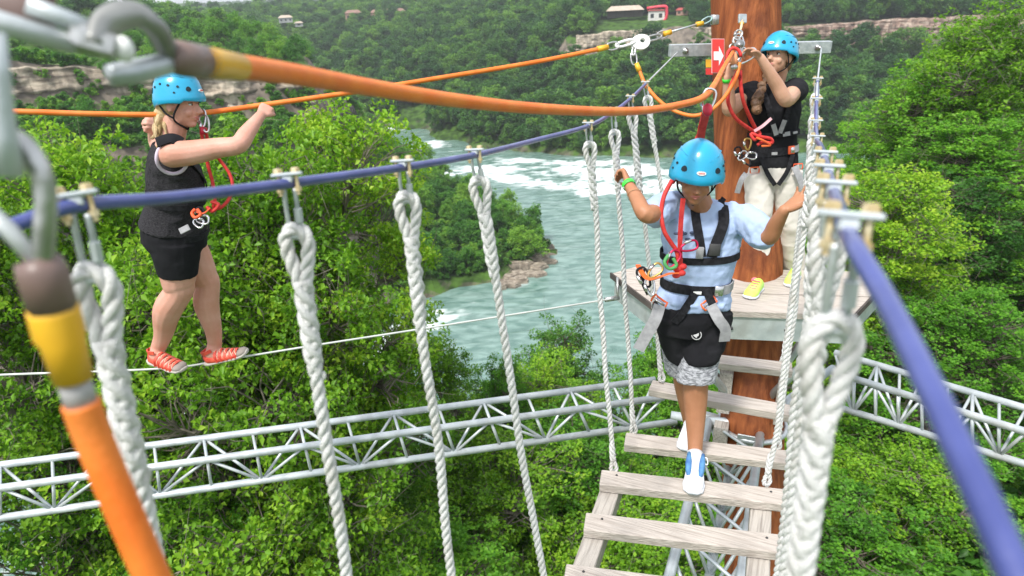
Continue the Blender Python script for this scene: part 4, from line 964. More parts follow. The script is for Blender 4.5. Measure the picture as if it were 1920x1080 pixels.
# ---- second orange hose at the lower left with its shackle
ho2 = empty("orange_safety_line", P(160, 780, .49), "orange safety hose dropping out of the bottom left with a brown sleeve", "safety line")
m = MB(); m.tube(smooth_path([P(152, 755, .475), P(175, 820, .485), P(225, 940, .50), P(290, 1090, .52), P(400, 1330, .56)], 50), .0125, 16); m.build("hose", ORANGE, ho2)
m = MB(); m.tube([P(136, 706, .468), P(154, 762, .476)], [.0105, .0108], 14); m.build("grey_collar", mat("grey_collar", (.30, .29, .29), (.42, .41, .41), rough=.5), ho2)
m = MB(); m.tube([P(98, 574, .45), P(102, 588, .452), P(112, 628, .457), P(118, 640, .458), P(138, 712, .468)], [.0155, .0158, .0160, .0142, .0125], 16); m.build("yellow_sleeve", YELLOW, ho2)
m = MB(); m.tube([P(70, 486, .44), P(80, 510, .442), P(100, 580, .45)], [.0135, .0155, .0150], 16); m.build("brown_sleeve", BROWN, ho2)
sh2 = empty("bow_shackle", P(70, 380, .43), "grey steel shackle at the left edge above the brown sleeve", "shackle")
m = MB(); m.tube(smooth_path([P(-40, 262, .41), P(0, 258, .41), P(42, 274, .415), P(74, 318, .42), P(86, 370, .425), P(84, 430, .43), P(80, 492, .437)], 40), [.009, .0085, .007, .0065, .0065, .0065], 12); m.build("bow", STEEL, sh2)
m = MB(); m.tube([P(-40, 380, .425), P(15, 430, .43), P(72, 496, .438)], [.0055, .0055, .005], 12); m.build("arm", GALVW, sh2)
m = MB(); m.tube([P(-4, 60, .38), P(-6, 150, .385), P(4, 250, .395), P(8, 330, .40)], [.004, .007, .0075, .0105], 12); m.build("pin_body", GALVW, sh2)

# ---- rock slabs at the tip of the peninsula
ROCK = mat("shore_rock", (.16, .13, .10), (.40, .34, .27), rough=.95, nscale=.9, bump=.6, bscale=3, detail=8)
rgk = np.random.default_rng(21)
spots = [(1022, 470, 3.2), (1010, 482, 3.6), (1024, 490, 3.4), (998, 490, 3.4), (1008, 500, 3.8), (985, 500, 3.0), (992, 512, 3.6), (972, 512, 3.2), (1012, 512, 2.6), (975, 524, 3.4), (958, 518, 2.8), (950, 530, 3.0), (935, 527, 2.4), (962, 534, 2.6), (940, 538, 2.0), (1018, 458, 2.4), (1000, 474, 2.6), (980, 488, 2.6), (965, 502, 2.4)]
for i, (px, py, sz_) in enumerate(spots):
    q = G(px, py, .5); g = max(.1, H1(q[0], q[1])) if True else 0
    a0 = rgk.uniform(-.3, .3); axx = np.array([[math.cos(a0), math.sin(a0), 0], [-math.sin(a0), math.cos(a0), 0], [0, 0, 1]]); nn_ = 9; V = []; F = []
    h_ = rgk.uniform(.5, 1.1); rad_ = [rgk.uniform(.7, 1.15) for _ in range(nn_)]
    for lv, (zz, sc2) in enumerate(((-1.2, 1.05), (.0, 1.0), (h_*.55, .97), (h_*.6, .86), (h_, .82), (h_*1.02, .0))):
        for j in range(nn_):
            t = j/nn_*2*math.pi; V.append(A(q[0], q[1], min(g, 1.2)) + axx[0]*math.cos(t)*sz_*.75*rad_[j]*sc2 + axx[1]*math.sin(t)*sz_*.48*rad_[j]*sc2 + A(0, 0, zz+rgk.normal()*.04))
    for l_ in range(5):
        for j in range(nn_): F.append((l_*nn_+j, l_*nn_+(j+1) % nn_, (l_+1)*nn_+(j+1) % nn_, (l_+1)*nn_+j))
    m = MB(); m.add(V, F); tag(m.build("rock_slab", ROCK, None, smooth=False), "pale rock slab on the shore of the wooded peninsula", "rock", "rock slabs along the peninsula shore", "thing")
# ---- buildings on the far rim
def at_az(px, py, r):
    v = P(px, py, 1)-CAM; return CAM + v*r/math.hypot(v[0], v[1])
TANW = mat("tan_roof", (.42, .35, .27), (.50, .42, .34), rough=.9, nscale=.4)
REDR = mat("red_roof", (.50, .10, .09), (.42, .08, .07), rough=.8, nscale=.5); BRR = mat("brown_tile_roof", (.22, .13, .10), (.30, .18, .14), rough=.9, nscale=.4); BRK2 = mat("brick_wall", (.36, .20, .15), (.46, .28, .22), rough=.9, nscale=.4); PALE = mat("pale_wall", (.62, .60, .57), (.7, .68, .65), rough=.9, nscale=.4); DGL = mat("dark_window", (.03, .035, .04), (.05, .055, .06), rough=.3)
def house(px, py, r, w_, d_, h_, rh, wall, roof, label, name="house", cat="house", nwin=4, openp=False):
    c = at_az(px, py, r); f_ = nrm(-A(c[0], c[1], 0)); s_ = A(-f_[1], f_[0], 0); s_ = s_ if s_@RT > 0 else -s_; z0 = c[2]-h_
    root = empty(name, (c[0], c[1], z0), label, cat); b = A(c[0], c[1], z0)
    if openp:
        for i in range(5): m = MB(); m.box(b+s_*(-w_/2+.3+i*(w_-.6)/4)+f_*(d_/2-.3)+A(0, 0, h_/2), (.3, .3, h_), [s_, f_, A(0, 0, 1)]); m.build("post", DARKM, root, smooth=False)
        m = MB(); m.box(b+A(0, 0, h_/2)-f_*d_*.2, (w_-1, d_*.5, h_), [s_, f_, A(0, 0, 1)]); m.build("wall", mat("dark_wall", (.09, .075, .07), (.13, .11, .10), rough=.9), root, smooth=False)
    else:
        m = MB(); m.box(b+A(0, 0, h_/2), (w_, d_, h_), [s_, f_, A(0, 0, 1)]); m.build("wall", wall, root, smooth=False)
        for i in range(nwin): m = MB(); m.box(b+s_*(-w_/2+(i+.5)*w_/nwin)+f_*(d_/2+.02)+A(0, 0, h_*.55), (w_/nwin*.4, .1, h_*.4), [s_, f_, A(0, 0, 1)]); m.build("window", DGL, root, smooth=False)
    e = .5; V = [b+s_*x*(w_/2+e)+f_*y*(d_/2+e)+A(0, 0, h_) for x, y in ((-1, -1), (1, -1), (1, 1), (-1, 1))] + [b+s_*x*(w_/2-rh)+A(0, 0, h_+rh) for x in (-1, 1)]
    m = MB(); m.add(V, [(0, 1, 2, 3), (0, 4, 5, 1), (3, 2, 5, 4), (0, 3, 4), (1, 5, 2)]); m.build("roof", roof, root, smooth=False)
    return root, b, s_, f_
house(1172, 19, 388, 19, 8, 3.6, 2.2, None, TANW, "low open sided pavilion with a tan roof on the far rim", "pavilion", "pavilion", openp=True)
root, b, s_, f_ = house(1231, 20, 386, 8.5, 5, 5.2, .5, PALE, REDR, "small white kiosk with a bright red curved roof on the far rim", "kiosk", "kiosk", nwin=2)
m = MB(); m.tube(smooth_path([b+s_*-5+A(0, 0, 6.6)+f_*3, b+s_*4+A(0, 0, 7.2)+f_*3, b+s_*5.2+A(0, 0, 5)+f_*3, b+s_*5+A(0, 0, 1.5)+f_*3, b+s_*3+A(0, 0, -1)+f_*3], 20), .75, 8); m.build("red_arch", mat("bright_red", (.75, .04, .08), (.7, .05, .08), rough=.5), root)
house(1290, 18, 400, 12, 7, 2.6, 1.2, BRK2, REDR, "low brick house with a red roof right of the kiosk", nwin=4)
house(662, 24, 560, 12, 8, 7, 2.0, BRK2, BRR, "brick house half hidden in the far wood at the left", nwin=3)
house(727, 22, 560, 26, 9, 7, 2.0, BRK2, BRR, "long brick house with pale windows in the far wood", nwin=7)
house(535, 33, 520, 9, 7, 3.2, 1.6, mat('grey_wall', (.36, .37, .37), (.42, .43, .42), rough=.9, nscale=.4), TANW, "pale house among the trees on the far left rim", nwin=3)
house(560, 43, 500, 5, 5, 2.2, 1.0, mat('grey_wall', (1, 1, 1)), TANW, "small pale shed below the house on the far left rim", "shed", "shed", nwin=1)
# ---- air between the camera and the far bank
hz = bpy.data.materials.new("valley_haze"); hz.use_nodes = True; n = hz.node_tree; n.nodes.clear(); oo = n.nodes.new("ShaderNodeOutputMaterial"); pv = n.nodes.new("ShaderNodeVolumePrincipled")
pv.inputs['Color'].default_value = (.93, .96, 1.0, 1); pv.inputs['Density'].default_value = HAZE; pv.inputs['Anisotropy'].default_value = .3; n.links.new(pv.outputs[0], oo.inputs['Volume'])
m = MB(); m.box((0, 0, 32), (7000, 7000, 84)); o = m.build("haze", hz, None, smooth=False, fix=False); tag(o, "thin pale valley haze", None, kind='stuff')
# ================================================================== PEOPLE
def skin_mat(name, c, c2, sss=.06):
    m = mat(name, c, c2, rough=.5, nscale=9, bump=.12, bscale=90, spec=.4)
    b = m.node_tree.nodes["Principled BSDF"]
    b.inputs['Subsurface Weight'].default_value = sss; b.inputs['Subsurface Radius'].default_value = (.02, .008, .004); b.inputs['Subsurface Scale'].default_value = .5
    return m
SK_B = skin_mat("tanned_skin", (.38, .17, .085), (.46, .215, .115))
SK_A = skin_mat("light_skin", (.50, .27, .175), (.60, .35, .24))
SK_L = skin_mat("rosy_skin", (.58, .28, .20), (.66, .36, .28))
HAT = mat("blue_helmet_shell", (.015, .33, .56), (.018, .36, .60), rough=.28, coat=.35, nscale=2)
VENT = mat("helmet_vent", (.008, .02, .03), (.015, .03, .04), rough=.8)
BLK = mat("black_webbing", (.010, .010, .012), (.025, .025, .03), spec=.2, rough=.8, nscale=60, bump=.3, bscale=400)
GRYW = mat("grey_webbing", (.28, .28, .29), (.36, .36, .37), rough=.8, nscale=50, bump=.3, bscale=400)
BLKC = mat("black_cloth", (.010, .010, .012), (.020, .020, .023), spec=.15, rough=.9, nscale=6, bump=.5, bscale=14)
DGRY = mat("dark_grey_knit", (.014, .013, .016), (.055, .053, .058), spec=.15, rough=.95, nscale=130, bump=.6, bscale=130, stretch=(1, 1, 3))
REDL = mat("red_lanyard", (.55, .02, .02), (.68, .05, .04), rough=.6, nscale=40, bump=.3, bscale=300)
ORL = mat("orange_strap", (.85, .16, .03), (.75, .10, .03), rough=.55)
LBLUE = mat("light_blue_cotton", (.37, .475, .69), (.42, .53, .75), spec=.15, rough=.95, nscale=4, bump=.55, bscale=16, detail=6)
HEATH = mat("heather_grey_cloth", (.16, .165, .18), (.46, .47, .50), rough=.95, nscale=55, contrast=(.40, .58), detail=6, stretch=(1, 1, 3.2), bump=.3, bscale=60)
BEIGE = mat("beige_trousers", (.62, .58, .52), (.72, .68, .62), rough=.95, nscale=4, bump=.6, bscale=12, detail=6)
LILAC = mat("lilac_strap", (.60, .50, .62), (.66, .56, .68), rough=.9)
SANDAL = mat("coral_sandal", (.60, .055, .035), (.72, .11, .06), rough=.6, nscale=30)
SOLE = mat("pale_sole", (.62, .56, .50), (.45, .42, .38), rough=.8)
TRIM = mat("pale_piping", (.85, .60, .45), (.8, .5, .35), rough=.7)
SHOEW = mat("white_shoe", (.60, .63, .68), (.78, .79, .82), rough=.6, nscale=20, bump=.2)
SHOEB = mat("blue_shoe_panel", (.05, .15, .38), (.10, .28, .50), rough=.7, nscale=30)
NEON = mat("neon_yellow_shoe", (.55, .85, .08), (.45, .8, .25), rough=.6)
PINK = mat("pink_lace", (.85, .12, .25), (.85, .25, .2), rough=.6)
BLOND = mat("blonde_hair", (.48, .33, .15), (.68, .52, .30), rough=.55, nscale=18, bump=.8, bscale=60, stretch=(4, 4, .6))
BRUN = mat("brown_hair", (.07, .035, .018), (.22, .12, .06), rough=.5, nscale=25, bump=.8, bscale=70)
DKHAIR = mat("dark_hair", (.02, .014, .01), (.05, .03, .02), rough=.5, nscale=25, bump=.6)
EYEW = mat("eye_white", (.75, .74, .72), (.75, .74, .72), rough=.2)
EYED = mat("eye_dark", (.03, .018, .012), (.03, .018, .012), rough=.15)
BROW = mat("eyebrow", (.05, .03, .02), (.08, .05, .03), rough=.9)
LIP = mat("lips", (.50, .16, .14), (.55, .2, .17), rough=.4)
CHROME = mat("carabiner_steel", (.62, .62, .63), (.75, .75, .76), rough=.22, metal=.9, nscale=30)

def loft(mb, secs, n=20, k=2.3):
    """secs: (centre, half-width vec, half-depth vec)"""
    V = []; F = []
    for c, a, b in secs:
        for j in range(n):
            t = 2*math.pi*j/n; x = math.copysign(abs(math.cos(t))**(2/k), math.cos(t)); y = math.copysign(abs(math.sin(t))**(2/k), math.sin(t))
            V.append(np.array(c) + np.array(a)*x + np.array(b)*y)
    for i in range(len(secs)-1):
        for j in range(n): F.append((i*n+j, i*n+(j+1) % n, (i+1)*n+(j+1) % n, (i+1)*n+j))
    F.append(tuple(range(n))[::-1]); F.append(tuple((len(secs)-1)*n+j for j in range(n)))
    return mb.add(V, F)
def limb(mb, pts, rads, n=14, flat=1.0, m=26):
    """smooth tapered limb with round ends"""
    p = smooth_path(pts, m); r = np.interp(np.linspace(0, 1, m), np.linspace(0, 1, len(rads)), rads)
    # smooth radius
    for _ in range(2): r[1:-1] = (r[:-2]+2*r[1:-1]+r[2:])/4
    mb.tube(p, r, n, r2=r*flat); mb.ell(p[0], r[0]*.98, None, 12, 8); mb.ell(p[-1], r[-1]*.98, None, 12, 8); return p, r
def remesh(mb, name, m, parent, vox=.0055, smooth=3, disp=0.0, dsc=20, seed=0, label=None, sub=0):
    o = mb.build(name+"_src", m, None, fix=False)
    md = o.modifiers.new("r", 'REMESH'); md.mode = 'VOXEL'; md.voxel_size = vox; md.use_smooth_shade = True
    if smooth: s_ = o.modifiers.new("s", 'SMOOTH'); s_.factor = .5; s_.iterations = smooth
    dg = bpy.context.evaluated_depsgraph_get(); ev = o.evaluated_get(dg); me = bpy.data.meshes.new_from_object(ev)
    bpy.data.objects.remove(o)
    off = worg(parent) if parent is not None else np.zeros(3)
    n_ = len(me.vertices); co = np.empty(n_*3, np.float32); me.vertices.foreach_get("co", co); co = co.reshape(-1, 3).astype(float)
    if disp:
        nn = np.empty(n_*3, np.float32); me.vertices.foreach_get("normal", nn); nn = nn.reshape(-1, 3)
        f = fbm(co[:, 0]*dsc, co[:, 1]*dsc, co[:, 2]*dsc, seed, 3); ridge = (1-np.abs(f)*3).clip(-1, 1)
        co = co + nn*(disp*(ridge*.7+f))[:, None]
    me.vertices.foreach_set("co", (co-off).astype(np.float32).ravel()); me.update()
    me.materials.clear(); me.materials.append(m); me.polygons.foreach_set("use_smooth", [True]*len(me.polygons))
    o = bpy.data.objects.new(name, me); COL.objects.link(o); o.parent = parent
    me.name = name
    if label: o["label"] = label
    return o
def orth(f, u):
    f = nrm(f); u = nrm(np.array(u) - f*(np.array(u)@f)); return f, u, np.cross(f, u)   # front, up, right-hand side (person's right)
def head_shape(mb, c, f, u, R_=.1):
    """c: centre of skull. f front, u up. adds the head to the body mesh"""
    f, u, s = orth(f, u); k = R_/.1; ax = np.array([s, f, u])
    W = lambda a, b, h: np.array(c) + s*a*k + f*b*k + u*h*k
    mb.ell(W(0, -.008, .01), (.074*k, .094*k, .090*k), ax, 22, 16)
    mb.ell(W(0, .022, -.045), (.058*k, .066*k, .070*k), ax, 20, 14)
    mb.ell(W(0, .050, -.098), (.026*k, .030*k, .020*k), ax, 12, 8)           # chin
    for q in (-1, 1):
        mb.ell(W(q*.036, .062, -.045), (.022*k, .020*k, .022*k), ax, 10, 8)   # cheeks
        mb.ell(W(q*.030, .072, .012), (.022*k, .013*k, .008*k), ax, 10, 8)    # brow
        mb.ell(W(q*.072, -.006, -.022), (.009*k, .020*k, .031*k), nrm_rows([s+f*.25*q*0, f, u]), 10, 8)
    mb.tube([W(0, .082, -.002), W(0, .092, -.022), W(0, .106, -.042), W(0, .092, -.050)], [.008*k, .010*k, .0135*k, .008*k], 10)
    for q in (-1, 1): mb.ell(W(q*.010, .092, -.045), (.008*k, .009*k, .007*k), ax, 8, 6)
    mb.ell(W(0, .078, -.070), (.024*k, .012*k, .011*k), ax, 12, 8)
    return W, ax, k
def nrm_rows(a): return np.array([nrm(x) for x in a])
def face_parts(W, ax, k, par, open_=1.0, browm=BROW):
    for q in (-1, 1):
        m = MB(); m.ell(W(q*.030, .0715, -.008), (.0135*k, .0085*k, .0075*k*open_), ax, 12, 8); e = m.build("eye", EYEW, par)
        m = MB(); m.ell(W(q*.029, .0785, -.008), (.0058*k, .003*k, .0058*k*open_), ax, 10, 6); m.build("iris", EYED, e)
        m = MB(); m.tube([W(q*.012, .0855, .013), W(q*.030, .0865, .019), W(q*.048, .074, .014)], [.0026*k, .0040*k, .0020*k], 6); m.build("eyebrow", browm, par)
        m = MB(); m.tube([W(q*.016, .0775, -.001), W(q*.030, .0815, .0015), W(q*.045, .070, -.003)], [.0014*k, .0020*k, .0012*k], 6); m.build("eyelash", browm, par)
    m = MB(); m.tube([W(-.022, .080, -.069), W(-.008, .0885, -.066), W(0, .0885, -.0672), W(.008, .0885, -.066), W(.022, .080, -.069)], [.001*k, .0042*k, .004*k, .0042*k, .001*k], 8)
    m.tube([W(-.018, .081, -.073), W(0, .0885, -.0755), W(.018, .081, -.073)], [.001*k, .0052*k, .001*k], 8); m.build("lips", LIP, par)
def helmet(c, f, u, par, k=1.0, vents=(1, -1), logo=True, hk=1.0):
    f, u, s = orth(f, u); ax = np.array([s, f, u]); a_, b_, h_ = .108*k, .124*k, .118*k*hk
    def S(az, el, o=0):
        """az from the front towards the person's right, el from rim (0) to crown (90), degrees"""
        az, el = math.radians(az), math.radians(el); ce = math.cos(el)**.9 if el < 1.55 else 0
        fl = 1 + .035*max(0, 1-el*5)
        x = math.sin(az)*ce*(a_+o)*fl; y = math.cos(az)*ce*(b_+o)*fl; z = math.sin(el)*(h_+o)
        return np.array(c) + s*x + f*y + u*z
    m = MB(); V = []; F = []; N = 40; els = [-16, -14, -7, 0, 4, 12, 22, 32, 42, 52, 62, 72, 81, 87]
    for e in els:
        for j in range(N):
            az = j*360/N; ee = e
            if e <= 0: ee = e*(1.0 + .45*(math.cos(math.radians(az))**2 if True else 0))*(1.25 if 60 < az < 300 else .85)
            o = 0
            if 40 < e < 75: o = .0025*math.cos(math.radians(az*2))
            V.append(S(az, ee, o + (.003 if e in (-14, -7) else 0)))
    F = [(i*N+j, i*N+(j+1) % N, (i+1)*N+(j+1) % N, (i+1)*N+j) for i in range(len(els)-1) for j in range(N)] + [tuple((len(els)-1)*N+j for j in range(N))]
    # inner wall
    nb = len(V); V += [np.array(c) + (np.array(V[j])-np.array(c))*.93 for j in range(N)] + [np.array(c)+s*math.sin(j*2*math.pi/N)*a_*.9+f*math.cos(j*2*math.pi/N)*b_*.9+u*.02 for j in range(N)]
    F += [(j, nb+j, nb+(j+1) % N, (j+1) % N) for j in range(N)] + [(nb+j, nb+N+j, nb+N+(j+1) % N, nb+(j+1) % N) for j in range(N)]
    m.add(V, F); shell = m.build("helmet", HAT, par, fix=False)
    for q in (1, -1):
        for (az, el, w_, hh) in ((38, 9, .013, .0125), (62, 15, .0065, .0055), (84, 19, .0068, .0055), (106, 23, .0068, .0058), (126, 17, .0068, .006), (146, 10, .012, .015), (72, 3, .0055, .0045), (152, 30, .006, .0055)):
            p_ = S(az*q, el, .0005); nn = nrm(p_-np.array(c)); t1 = nrm(np.cross(u, nn)); t2 = np.cross(nn, t1)
            m = MB(); ring = [p_ + t1*w_*k*math.cos(t)*(1-.25*math.sin(t)) + t2*hh*k*math.sin(t) + nn*.0022 for t in np.linspace(0, 2*math.pi, 11)[:-1]]
            base = [x - nn*.012 for x in ring]; m.add(ring+base, [tuple(range(10))]+[(i, (i+1) % 10, 10+(i+1) % 10, 10+i) for i in range(10)]); m.build("vent", VENT, shell, smooth=False)
    # raised panel line over the crown
    for q in (1, -1):
        m = MB(); m.tube([S(a*q, e, .0008) for a, e in ((18, 26), (45, 36), (80, 42), (120, 40), (155, 30))], [.0008, .0022, .0022, .0022, .0008], 6); m.build("shell_ridge", HAT, shell)
    if logo:
        p_ = S(0, 5, .001); nn = nrm(S(0, 6, .02)-S(0, 6, 0)); t1 = nrm(np.cross(u, nn)); t2 = np.cross(nn, t1)
        m = MB(); ring = [p_ + t1*.019*k*math.cos(t) + t2*.0085*k*math.sin(t) + nn*(.0035 - .0035*math.cos(t)**2*.7) for t in np.linspace(0, 2*math.pi, 21)[:-1]]
        m.add(ring + [x-nn*.004 for x in ring], [tuple(range(20))]+[(i, (i+1) % 20, 20+(i+1) % 20, 20+i) for i in range(20)]); m.build("sticker", WHITE, shell, smooth=False)
        m = MB()
        for i, x in enumerate((-.010, -.005, 0, .005, .010)): m.box(p_ + t1*x*k + nn*.0042, (.0028*k, .0055*k, .0012), [t1, t2, nn])
        m.build("sticker_print", RED, shell, smooth=False)
    return S, shell
def strap(pts, w_, t_, m_, name, par, up=None, n=None, mid=None):
    """flat webbing; width direction from up vector"""
    p = smooth_path(pts, n or max(8, 6*len(pts))); T, N, B = frames(p)
    mb = MB(); up = nrm(up if up is not None else FW); V = []; F = []
    for i in range(len(p)):
        wv = nrm(np.cross(T[i], up)); nv = np.cross(wv, T[i])
        V += [p[i]+wv*w_/2+nv*t_/2, p[i]-wv*w_/2+nv*t_/2, p[i]-wv*w_/2-nv*t_/2, p[i]+wv*w_/2-nv*t_/2]
    for i in range(len(p)-1):
        for j in range(4): F.append((i*4+j, i*4+(j+1) % 4, (i+1)*4+(j+1) % 4, (i+1)*4+j))
    L = (len(p)-1)*4; F += [(3, 2, 1, 0), (L, L+1, L+2, L+3)]; mb.add(V, F); return mb.build(name, m_, par, smooth='auto')
def carab(c, ax, L, w_, m_, par, name="carabiner", r_=.0045, gate=None):
    ax = nrm(ax); sd = nrm(np.cross(ax, FW)); pts = []
    for t in np.linspace(0, 2*math.pi, 25)[:-1]:
        wk = w_*(.5 + .16*math.cos(t)); pts.append(np.array(c) + ax*math.cos(t)*L/2 + sd*math.copysign(abs(math.sin(t))**.7, math.sin(t))*wk)
    m = MB(); m.tube(pts, r_, 8, closed=True); o = m.build(name, m_, par)
    g = MB(); g.tube([np.array(c)+sd*w_*.52-ax*L*.22, np.array(c)+sd*w_*.56+ax*L*.22], [r_*1.5, r_*1.5], 8); g.build("gate", gate or CHROME, o)
    return o
def hand(mb, wrist, pdir_, pn, sc_=1.0, curl=(.9, .9, .9, .9), thumb=(1, .4), spread=.12, side=1, tcurl=.5):
    """pdir_: direction of the palm, pn: palm normal (fingers curl towards it), side: which side the thumb is on (+1 = cross(pdir,pn))"""
    d = nrm(pdir_); n_ = nrm(np.array(pn) - d*(np.array(pn)@d)); s = np.cross(d, n_)*side
    w0 = np.array(wrist); k = sc_
    loft(mb, [(w0, s*.026*k, n_*.019*k), (w0+d*.03*k, s*.034*k, n_*.017*k), (w0+d*.065*k, s*.041*k, n_*.015*k), (w0+d*.088*k, s*.040*k, n_*.012*k)], 16)
    Ls = (.072, .080, .075, .058)
    for i in range(4):
        o = (1.5-i)*.0205*k; b = w0 + d*(.080 - .004*abs(i-1.2))*k + s*o
        dd = nrm(d + s*(1.5-i)*spread); c = curl[i]; p = [b-dd*.02*k, b]; a = 0; q = b
        for j, fr_ in enumerate((.45, .32, .23)):
            a += c*(.9, 1.0, .7)[j]; v = dd*math.cos(a) + n_*math.sin(a); q = q + v*Ls[i]*fr_*k; p.append(q)
        limb(mb, p, [.0098*k, .0095*k, .0088*k, .0080*k, .0066*k], 8, m=16)
    b = w0 + d*.022*k + s*.026*k; a = thumb[1]; dt = nrm(d*.65 + s*thumb[0]*.75 + n_*.25)
    p = [b, b+dt*.032*k]; v = nrm(dt + n_*tcurl + d*.3 - s*a*.3); p.append(p[-1]+v*.028*k); v = nrm(v + n_*tcurl + d*.3 - s*a*.4); p.append(p[-1]+v*.024*k)
    limb(mb, p, [.0155*k, .0125*k, .0105*k, .0085*k], 8, m=16)
def knuckle_cord(m, pts, r_): m.tube(smooth_path(pts, 40), r_, 8)

# ------------------------------------------------------------------ the boy on the ladder
boy = empty("person", G(1300, 900, ZB), "person in light blue T-shirt stepping along the wooden rungs, looking down", "person", "people on the course")
sR, sL = P(1257, 384, 2.80), P(1386, 402, 2.80); hC = P(1300, 566, 2.95); nk = P(1316, 372, 2.74)
side = nrm(sL-sR); upv = nrm((sR+sL)/2-hC); frt = nrm(np.cross(upv, side)); frt = frt if frt@FW < 0 else -frt; side = nrm(np.cross(frt, upv)); side = side if side@RT > 0 else -side
TB = lambda a, b, c: hC + side*a + upv*b + frt*c
tl_ = (( (sR+sL)/2-hC)@upv)
hf = nrm(-FW*.86 - UP*.49 - RT*.14); hu = nrm(-FW*.52 + UP*.86 + RT*.02)
hcen = P(1306, 328, 2.66)
mb = MB()
W_, ax_, k_ = head_shape(mb, hcen, hf, hu, .092)
limb(mb, [TB(.0, tl_-.02, -.01), hcen - upv*.06 + frt*.0], [.052, .048], m=10)
loft(mb, [(TB(0, -.02, 0), side*.12, frt*.08), (TB(0, .10, 0), side*.11, frt*.08), (TB(0, tl_-.12, 0), side*.125, frt*.085), (TB(0, tl_-.02, 0), side*.12, frt*.06)], 20)
elR, wrR, hdR = P(1211, 402, 2.60), P(1178, 345, 2.72), P(1166, 305, 2.80)
elL, wrL = P(1441, 444, 2.64), P(1470, 394, 2.52)
limb(mb, [sR, (sR+elR)/2+A(0, 0, -.004), elR, (elR+wrR)/2, wrR], [.046, .042, .034, .030, .021])
limb(mb, [sL, (sL+elL)/2, elL, (elL+wrL)/2, wrL], [.046, .042, .035, .031, .022])
hand(mb, wrR, hdR-wrR, nrm(-RT*.85+FW*.5), .80, curl=(1.05, 1.1, 1.15, 1.2), side=-1, thumb=(.8, .5), spread=.05)
hand(mb, wrL, nrm(RT*.75+UP*.55-FW*.1), nrm(UP*.75-FW*.5-RT*.3), .80, curl=(.28, .22, .28, .4), side=1, thumb=(1.1, -.2), spread=.16, tcurl=.25)
hpR, hpL = TB(-.078, -.04, 0), TB(.078, -.04, 0)
knL, anL = P(1306, 706, 3.00), P(1303, 850, 3.10)
knR, anR = P(1281, 690, 3.14), P(1294, 798, 3.42)
limb(mb, [hpL, (hpL+knL)/2, knL, knL*.68+anL*.32 - frt*.012, anL*.8+knL*.2, anL], [.085, .074, .056, .055, .036, .033])
limb(mb, [hpR, (hpR+knR)/2, knR, knR*.68+anR*.32 - frt*.012, anR*.8+knR*.2, anR], [.085, .074, .054, .052, .036, .033])
mb.ell(knL + frt*.012, (.042, .042, .048))
remesh(mb, "body", SK_B, boy, .0052, 3)
face_parts(W_, ax_, k_, boy, .45)
m = MB(); m.ell(W_(0, -.022, .006), (.080*k_, .090*k_, .088*k_), ax_, 24, 16); m.ell(W_(0, -.05, -.04), (.066*k_, .05*k_, .05*k_), ax_, 16, 10); m.build("hair", DKHAIR, boy)
S_, shell = helmet(W_(0, -.002, .028), hf*1.0+hu*.10, hu-hf*.10, boy, .94, hk=1.05)
for q in (1, -1):
    m = MB(); a1 = S_(55*q, -8, -.01); a2 = S_(120*q, -8, -.01); j = W_(q*.070, .018, -.065); ch = W_(0, .048, -.122); m.tube(smooth_path([a1, j, ch], 14), .0035, 6); m.tube(smooth_path([a2, j], 8), .0035, 6); m.build("chin_strap", BLK, boy)
# T-shirt
mb = MB()
hem = -.005
secs = []
for b_, w_, d_, c_ in ((hem, .158, .118, .004), (.03, .160, .120, .012), (.065, .146, .108, .006), (.095, .142, .104, .002), (.16, .148, .112, .004), (.23, .158, .116, .0), (.30, .165, .110, -.004), (tl_-.045, .165, .098, -.006), (tl_-.008, .146, .080, -.006), (tl_+.018, .100, .066, -.004), (tl_+.036, .062, .056, 0)):
    secs.append((TB(0, b_, c_), side*w_, frt*d_))
loft(mb, secs, 28, 2.3)
shp = lambda a, b, t: a + (b-a)*t
limb(mb, [sR + side*.02, shp(sR, elR, .25), shp(sR, elR, .62)+A(0, 0, -.01)], [.056, .058, .058], 16, m=14)
limb(mb, [sL - side*.02, shp(sL, elL, .30), shp(sL, elL, .80)+A(0, 0, -.008)], [.056, .061, .061], 16, m=14)
remesh(mb, "t_shirt", LBLUE, boy, .0055, 3, .0085, 15, 3)
# shorts: heather grey legs with a black seat
mb = MB()
loft(mb, [(TB(0, -.10, 0), side*.150, frt*.112), (TB(0, -.04, 0), side*.150, frt*.112), (TB(0, .015, 0), side*.145, frt*.108)], 26)
for hp, kn, kk in ((hpR, knR, 1.03), (hpL, knL, 1.08)):
    limb_c = [hp, shp(hp, kn, .5), shp(hp, kn, kk)]
    a_ = side; b_ = nrm(np.cross(a_, nrm(kn-hp)))
    loft(mb, [(limb_c[0], a_*.088, b_*.098), (limb_c[1], a_*.083, b_*.088), (shp(hp, kn, .75), a_*.084, b_*.082), (limb_c[2], a_*.086, b_*.080)], 22)
remesh(mb, "shorts", HEATH, boy, .006, 3, .006, 14, 5)
mb = MB()
loft(mb, [(TB(0, -.13, .004), side*.150, frt*.120), (TB(0, -.05, .004), side*.160, frt*.124), (TB(0, -.005, .004), side*.160, frt*.120), (TB(0, .010, .004), side*.150, frt*.114)], 28)
